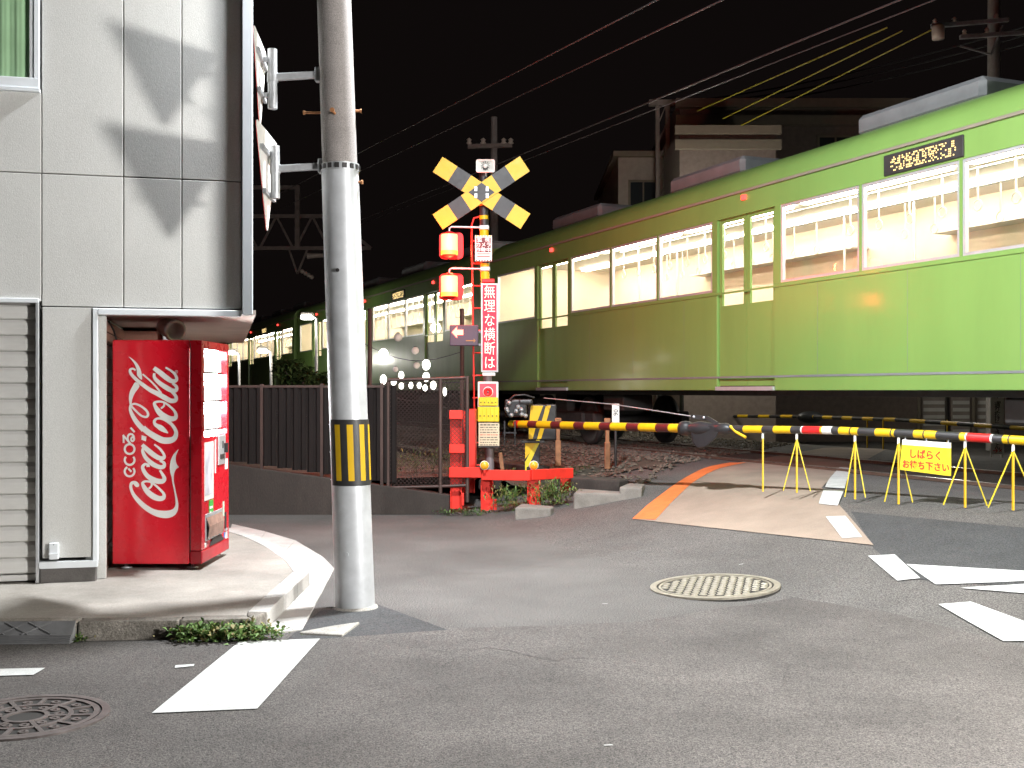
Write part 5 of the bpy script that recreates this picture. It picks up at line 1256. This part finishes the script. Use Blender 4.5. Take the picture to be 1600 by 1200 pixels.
for px0, px1, py0, py1 in ((1280, 1330, 215, 255), (1380, 1430, 215, 255), (1480, 1530, 215, 255), (1300, 1350, 400, 450), (1420, 1470, 400, 450)):
    a, b = P(px0, py1, hd_), P(px1, py0, hd_); add_window(t, a.x, b.x, a.z, b.z, hd_, M_windark)
a, b = P(1305, 612, hd_), P(1390, 526, hd_); gw = MB().lohi((a.x - .05, hd_ - .04, a.z - .05), (b.x + .05, hd_ - .001, b.z + .05)).build('glass_block_window', M_creamband, t)
blk = MB().lohi((-.066, -.03, -.066), (.066, .03, .066)); bo = None; nxb = 9; wz = (b.x - a.x) / nxb
for i in range(nxb):
    for j in range(9):
        if bo is None: o = bo = blk.build('glass_block', M_glassb, gw, world=False, bevel=.012)
        else: o = bo.copy(); COL.objects.link(o)
        o.parent = gw; o.location = Vector((a.x + (i + .5) * wz, hd_ - .06, a.z + (j + .5) * (b.z - a.z) / 9)) - LOC[t.name]
for px in (1434, 1519): q = P(px, 0, hd_); MB().cyl((q.x, hd_ - .12, .2), (q.x, hd_ - .12, 3.2), .05).build('downpipe', M_creamband, t)
for px0, px1 in ((1440, 1478), (1486, 1514), (1525, 1550)):
    a, b = P(px0, 0, hd_), P(px1, 0, hd_); sc = MB().lohi((a.x, hd_ - .06, .25), (b.x, hd_ - .003, 2.6)).build('shutter_door', M_stucco, t)
    z = .3
    while z < 2.5: MB().lohi((a.x + .02, hd_ - .085, z), (b.x - .02, hd_ - .062, z + .09)).build('louvre', M_cwhite, sc); z += .18
t, x0, x1 = house('narrow brown tiled house left of the steel mast', 966, 1052, 31, 7, P(0, 246, 31).z, M_stucco)
MB().lohi((x0 - .15, 30.8, P(0, 246, 31).z), (x1 + .1, 38, P(0, 238, 31).z)).build('parapet', M_creamband, t)
for py in (300, 400, 500): a, b = P(985, py + 25, 31), P(1025, py - 15, 31); add_window(t, a.x, b.x, a.z, b.z, 31, M_windark)
t, x0, x1 = house('low dark house far behind the signal mast', 820, 960, 36, 7, P(0, 420, 36).z, M_stucco)
MB().prism([(x0 - .3, 35.7, P(0, 420, 36).z), (x1 + .3, 35.7, P(0, 420, 36).z), ((x0 + x1) / 2, 35.7, P(0, 385, 36).z)], (0, 7.6, 0)).build('roof', M_roofd, t)
for px in (850, 905): a, b = P(px, 600, 36), P(px + 35, 560, 36); add_window(t, a.x, b.x, a.z, b.z, 36, M_windark)
t, x0, x1 = house('dark shop house at the right end of the far street', 1705, 1990, 27, 8, 7.6, M_stucco)
MB().lohi((x0 - .2, 26.7, 7.6), (x1 + .2, 35, 7.8)).build('roof', M_roofd, t)
a = P(1720, 0, 27); add_window(t, a.x + .3, a.x + 2.2, 1.0, 2.3, 27, M_windark)
# far gate: boom, machine, guard, signal
def far(px, py, d): return P(px, py, d)
fb = thing('barrier_boom', 'thin far barrier boom seen under the train beyond the tracks', 'barrier', P(1110, 650, 27))
ends = [P(1108, 650, 27), P(1258, 651, 23.6), P(1400, 656, 21), P(1640, 672, 17.9)]
seg = []
for i in range(3):
    for j in range(9): seg.append((ends[i].lerp(ends[i + 1], j / 9), ends[i].lerp(ends[i + 1], (j + 1) / 9)))
for i, (a, b) in enumerate(seg): MB().tube([a, b], .036, 10).build('boom_band', M_yellow if i % 2 else M_blk, fb)
q = P(1266, 652, 23.45); MB().sphere(q, .14, 12, (2.0, 1, .9)).build('joint', M_black, fb)
for px in (1355, 1380, 1480): 
    a = P(px, 656, 21.2); MB().beam(a, (a.x, a.y, g(a.x, a.y) + .02), .02, .03).build('support_leg', M_yellow, fb)
fg = thing('guard_rail', 'far red guard rail beyond the tracks seen under the train', 'guard rail', P(1140, 700, 27.5))
for px, d in ((1062, 27.2), (1085, 26.6), (1108, 27.8), (1125, 27.0), (1150, 27.6)):
    a = P(px, 640, d); MB().lohi((a.x - .08, d - .08, g(a.x, d) - .02), (a.x + .08, d + .08, a.z - (.35 if px > 1130 else 0))).build('post', M_guard, fg, bevel=.005)
a, b = P(1060, 643, 27.1), P(1112, 643, 27.7); MB().beam(a, b, .05, .2).build('beam', M_guard, fg); a, b = P(1060, 672, 27.1), P(1155, 672, 27.5); MB().beam(a, b, .05, .2).build('beam', M_guard, fg)
fm = thing('gate_machine', 'far yellow barrier machine seen under the train', 'barrier machine', P(1085, 700, 26.9))
a, b = P(1066, 668, 26.8), P(1096, 630, 26.8); MB().lohi((a.x, 26.7, a.z), (b.x, 27.05, b.z)).build('machine_housing', M_blk, fm, bevel=.02)
for f in (0, .42): MB().prism([(a.x + (b.x - a.x) * (f + u), 26.697, a.z + (b.z - a.z) * v) for u, v in ((.0, .02), (.22, .02), (.5, .98), (.28, .98))], (0, -.004, 0)).build('hazard_stripe', M_yellow, fm)
c = (a.x + b.x) / 2; MB().lohi((c - .1, 26.8, .2), (c + .1, 27.0, a.z)).build('post', M_blk, fm)
fs_ = thing('crossing_signal', 'far crossing signal mast with striped post mostly behind the train', 'crossing signal', P(1032, 700, 26.4))
q = P(1032, 0, 26.4)
zz = .25; i = 0
while zz < 4.9: MB().cyl((q.x, 26.4, zz), (q.x, 26.4, zz + .22), .07).build('mast_band', M_blk if i % 2 else M_cream2, fs_); zz += .22; i += 1
for zc in (2.9, 3.5):
    L = MB().lathe((q.x - .3, 26.3, zc), [(.001, -.13), (.11, -.13), (.11, .13), (.001, .13)], 20).build('signal_lamp', M_redlamp, fs_); MB().beam((q.x - .3, 26.3, zc + .16), (q.x, 26.35, zc + .16), .03, .03).build('lamp_arm', M_steel, L)
for e0, e1 in ((-.55, .55), (.55, -.55)): MB().beam((q.x - .55, 26.28, 4.5 + e0 * .65), (q.x + .55, 26.28, 4.5 + e1 * .65), .02, .2, up=(0, 1, 0)).build('crossbuck_arm', M_yellow, fs_)
# stop disc next to it
q = P(985, 556, 26); t = thing('round_stop_sign', 'round yellow stop sign with red writing behind the train', 'sign', (q.x, 26, .3))
MB().lathe(q, [(.001, 0), (.31, 0), (.31, .015), (.001, .015)], 32, axis=(0, -1, 0)).build('disc', M_yellow, t); MB().cyl((q.x, 26.03, .25), (q.x, 26.03, q.z), .03).build('post', M_cwhite, t)
text('sign_writing', '踏切', .15, q + Vector((0, -.018, .15)), (1, 0, 0), (0, 0, 1), M_inkr, t); text('sign_writing', 'とまれ', .19, q + Vector((0, -.018, -.03)), (1, 0, 0), (0, 0, 1), M_inkr, t)
# white no-through sign
q = P(1558, 660, 19.0); q.z = P(0, 661, 19).z; hh = 48 / FPX * 19; hw = 10.5 / FPX * 19
t = thing('no_through_sign', 'tall narrow white sign with vertical dark writing beyond the tracks', 'sign', (q.x, q.y, g(q.x, q.y)))
MB().box(q, (hw * 2, .012, hh * 2)).build('board', M_cwhite, t)
for sx in (-1, 1): MB().lohi((q.x + sx * hw * .8 - .012, q.y + .008, g(q.x, q.y)), (q.x + sx * hw * .8 + .012, q.y + .03, q.z + hh * .9)).build('leg', M_cwhite, t)
for i, ch in enumerate('車「通り抜け」できません'):
    rot = ch in '「」'; text('sign_character', ch, .098, q + Vector((.0, -.0075, hh - .06 - i * .077)), (0, 0, -1) if rot else (1, 0, 0), (1, 0, 0) if rot else (0, 0, 1), M_ink, t, .001, bold=.001)
text('sign_character', '→×', .11, q + Vector((0, -.0075, -hh + .05)), (1, 0, 0), (0, 0, 1), M_inkr, t, .001, bold=.0015)
# globe lamps across the tracks
for i, (px, py, d, r, lab) in enumerate(((1065, 349, 24, .23, 'larger globe lamp on the far street lamp post behind the train'), (1038, 382, 24.5, .2, 'smaller globe lamp on the far street lamp post behind the train'), (1480, 470, 21.5, .2, 'globe lamp post by the far houses on the right'))):
    c = P(px, py, d); t = thing('globe_lamp', lab, 'lamp post', (c.x, d, .3), 'globe lamps of the far street')
    MB().cyl((c.x, d, .25), (c.x, d, c.z - r), .045).build('post', M_dark, t); MB().sphere(c, r, 20).build('globe', M_lampglow, t)
    lamp('globe_light', 'POINT', c + Vector((0, -.05, -r - .25)), W_FAR, (1, .96, .86), t, .2)
# small lit cupboard glowing beside the far guard
a, b = P(1125, 700, 28.4), P(1170, 645, 28.4); t = thing('vending_corner', 'small yellow lit shed front beside the far guard rail', 'shed', (a.x, 28.4, a.z))
MB().lohi((a.x, 28.4, g(a.x, 28.4)), (b.x, 28.9, b.z)).build('shed_body', M_lemon, t); MB().lohi((a.x + .4, 28.385, a.z + .05), (a.x + .55, 28.398, a.z + .6)).build('lit_panel', M_lantern, t)

# ================================================================== PLANTS
def leaf(mb, p, L, w, az, el, rng):
    d = Vector((math.cos(az) * math.cos(el), math.sin(az) * math.cos(el), math.sin(el))); s = Vector((-math.sin(az), math.cos(az), 0)).lerp(Vector((0, 0, 1)), rng.uniform(-.3, .3)).normalized()
    a, b = p, p + d * L; m = (a + b) / 2 + Vector((0, 0, L * .12))
    mb.add([a, m - s * w / 2, b - Vector((0, 0, L * .1)), m + s * w / 2], [(0, 1, 2, 3)], True)
def weeds(label, spots, m, name='weed_clump', n=60, L=.045, w=.022, h=.1, spread=.12, cat='weeds', seed=1, group=None):
    rng = random.Random(seed); c = sum(spots, Vector()) / len(spots); t = thing(name, label, cat, c, group); mb = MB(); stm = MB(); mb2 = MB()
    for sp in spots:
        for k in range(5):
            top = sp + Vector((rng.gauss(0, spread * .5), rng.gauss(0, spread * .35), h * rng.uniform(.5, 1.1))); stm.tube([sp + Vector((rng.gauss(0, .02), rng.gauss(0, .02), -.01)), (sp + top) / 2 + Vector((rng.gauss(0, .01), 0, .02)), top], [.003, .0025, .0015], 5)
        for k in range(n):
            f = rng.random() ** .7; p = sp + Vector((rng.gauss(0, spread), rng.gauss(0, spread * .5), h * f * (1 - .5 * rng.random()))); 
            if p.z < sp.z: p.z = sp.z + .005
            leaf(mb if rng.random() < .75 else mb2, p, L * rng.uniform(.5, 1.3), w * rng.uniform(.6, 1.3), rng.uniform(0, 6.28), rng.uniform(-.4, 1.2), rng)
    mb.build('foliage', m, t); mb2.build('foliage', M_straw if m is M_leaf else M_leaf, t); stm.build('stem', M_leafd, t)
weeds('leafy green weeds growing along the kerb corner before the vending machine', [onplane(x, y, .0) for x, y in ((300, 1003), (325, 1003), (350, 1002), (372, 1002), (392, 1001), (408, 1000))], M_leaf, n=150, h=.11, spread=.075, L=.05, w=.024, seed=2)
weeds('tiny green weed at the end of the ramp plate', [onplane(122, 1003, .0)], M_leaf, n=70, h=.04, spread=.04, L=.03, w=.014, seed=3)
weeds('bright grassy weeds under the right half of the red guard rail', [G(x, y, .02) for x, y in ((790, 800), (805, 795), (850, 795), (862, 790), (875, 790))], M_leaf, n=200, h=.30, spread=.10, L=.085, w=.018, seed=4)
weeds('low weeds at the foot of the wall under the left guard posts', [G(x, y, .01) for x, y in ((700, 806), (728, 806), (748, 806))], M_leafd, n=80, h=.07, spread=.09, L=.05, w=.015, seed=5)
weeds('scrubby weeds behind the chain-link fence', [Vector((P(x, 0, 15.6).x, 15.4 + i * .2, .44)) for i, x in enumerate((620, 650, 675, 700, 725))], M_leafd, n=140, h=.32, spread=.16, L=.09, w=.02, seed=6)
weeds('low green weeds on the ballast left of the crossing deck', [P(x, y, 16.2) for x, y in ((980, 748), (1010, 745), (1040, 742), (920, 740))], M_leafd, n=120, h=.10, spread=.16, L=.07, w=.016, seed=8)
weeds('weeds behind the red guard rail beside the gate machine', [P(x, y, 15.9) for x, y in ((800, 748), (850, 750), (880, 748))], M_leafd, n=140, h=.16, spread=.14, L=.08, w=.016, seed=9)
# bush of the trackside, above the fence
def bush(label, c, rx, ry, rz, n, seed):
    rng = random.Random(seed); t = thing('bush', label, 'bush', (c.x, c.y, .4)); mb = MB(); br = MB(); lobes = [(Vector((rng.uniform(-.7, .7) * rx, rng.uniform(-.6, .6) * ry, rng.uniform(-.5, .6) * rz)), rng.uniform(.35, .6)) for _ in range(9)]
    for k in range(n):
        lo, r = rng.choice(lobes); v = Vector((rng.gauss(0, 1), rng.gauss(0, 1), rng.gauss(0, 1))).normalized() * rng.uniform(.5, 1) ** .5 * r; p = c + lo + Vector((v.x * rx, v.y * ry, v.z * rz)); leaf(mb, p, .13 * rng.uniform(.6, 1.3), .07 * rng.uniform(.6, 1.3), rng.uniform(0, 6.28), rng.uniform(-.8, .9), rng)
    for lo, r in lobes: br.tube([Vector((c.x, c.y, .4)), c + lo * .5 - Vector((0, 0, rz * .3)), c + lo], [.05, .03, .012], 6)
    mb.build('foliage', M_leafd, t); br.build('trunk', M_bark, t)
bush('ivy-like green bush rising above the sheet fence', P(468, 592, 22), .42, .5, .40, 1500, 1)
bush('dark bush above the sheet fence beside the utility pole', P(505, 603, 23), .32, .4, .30, 900, 2)
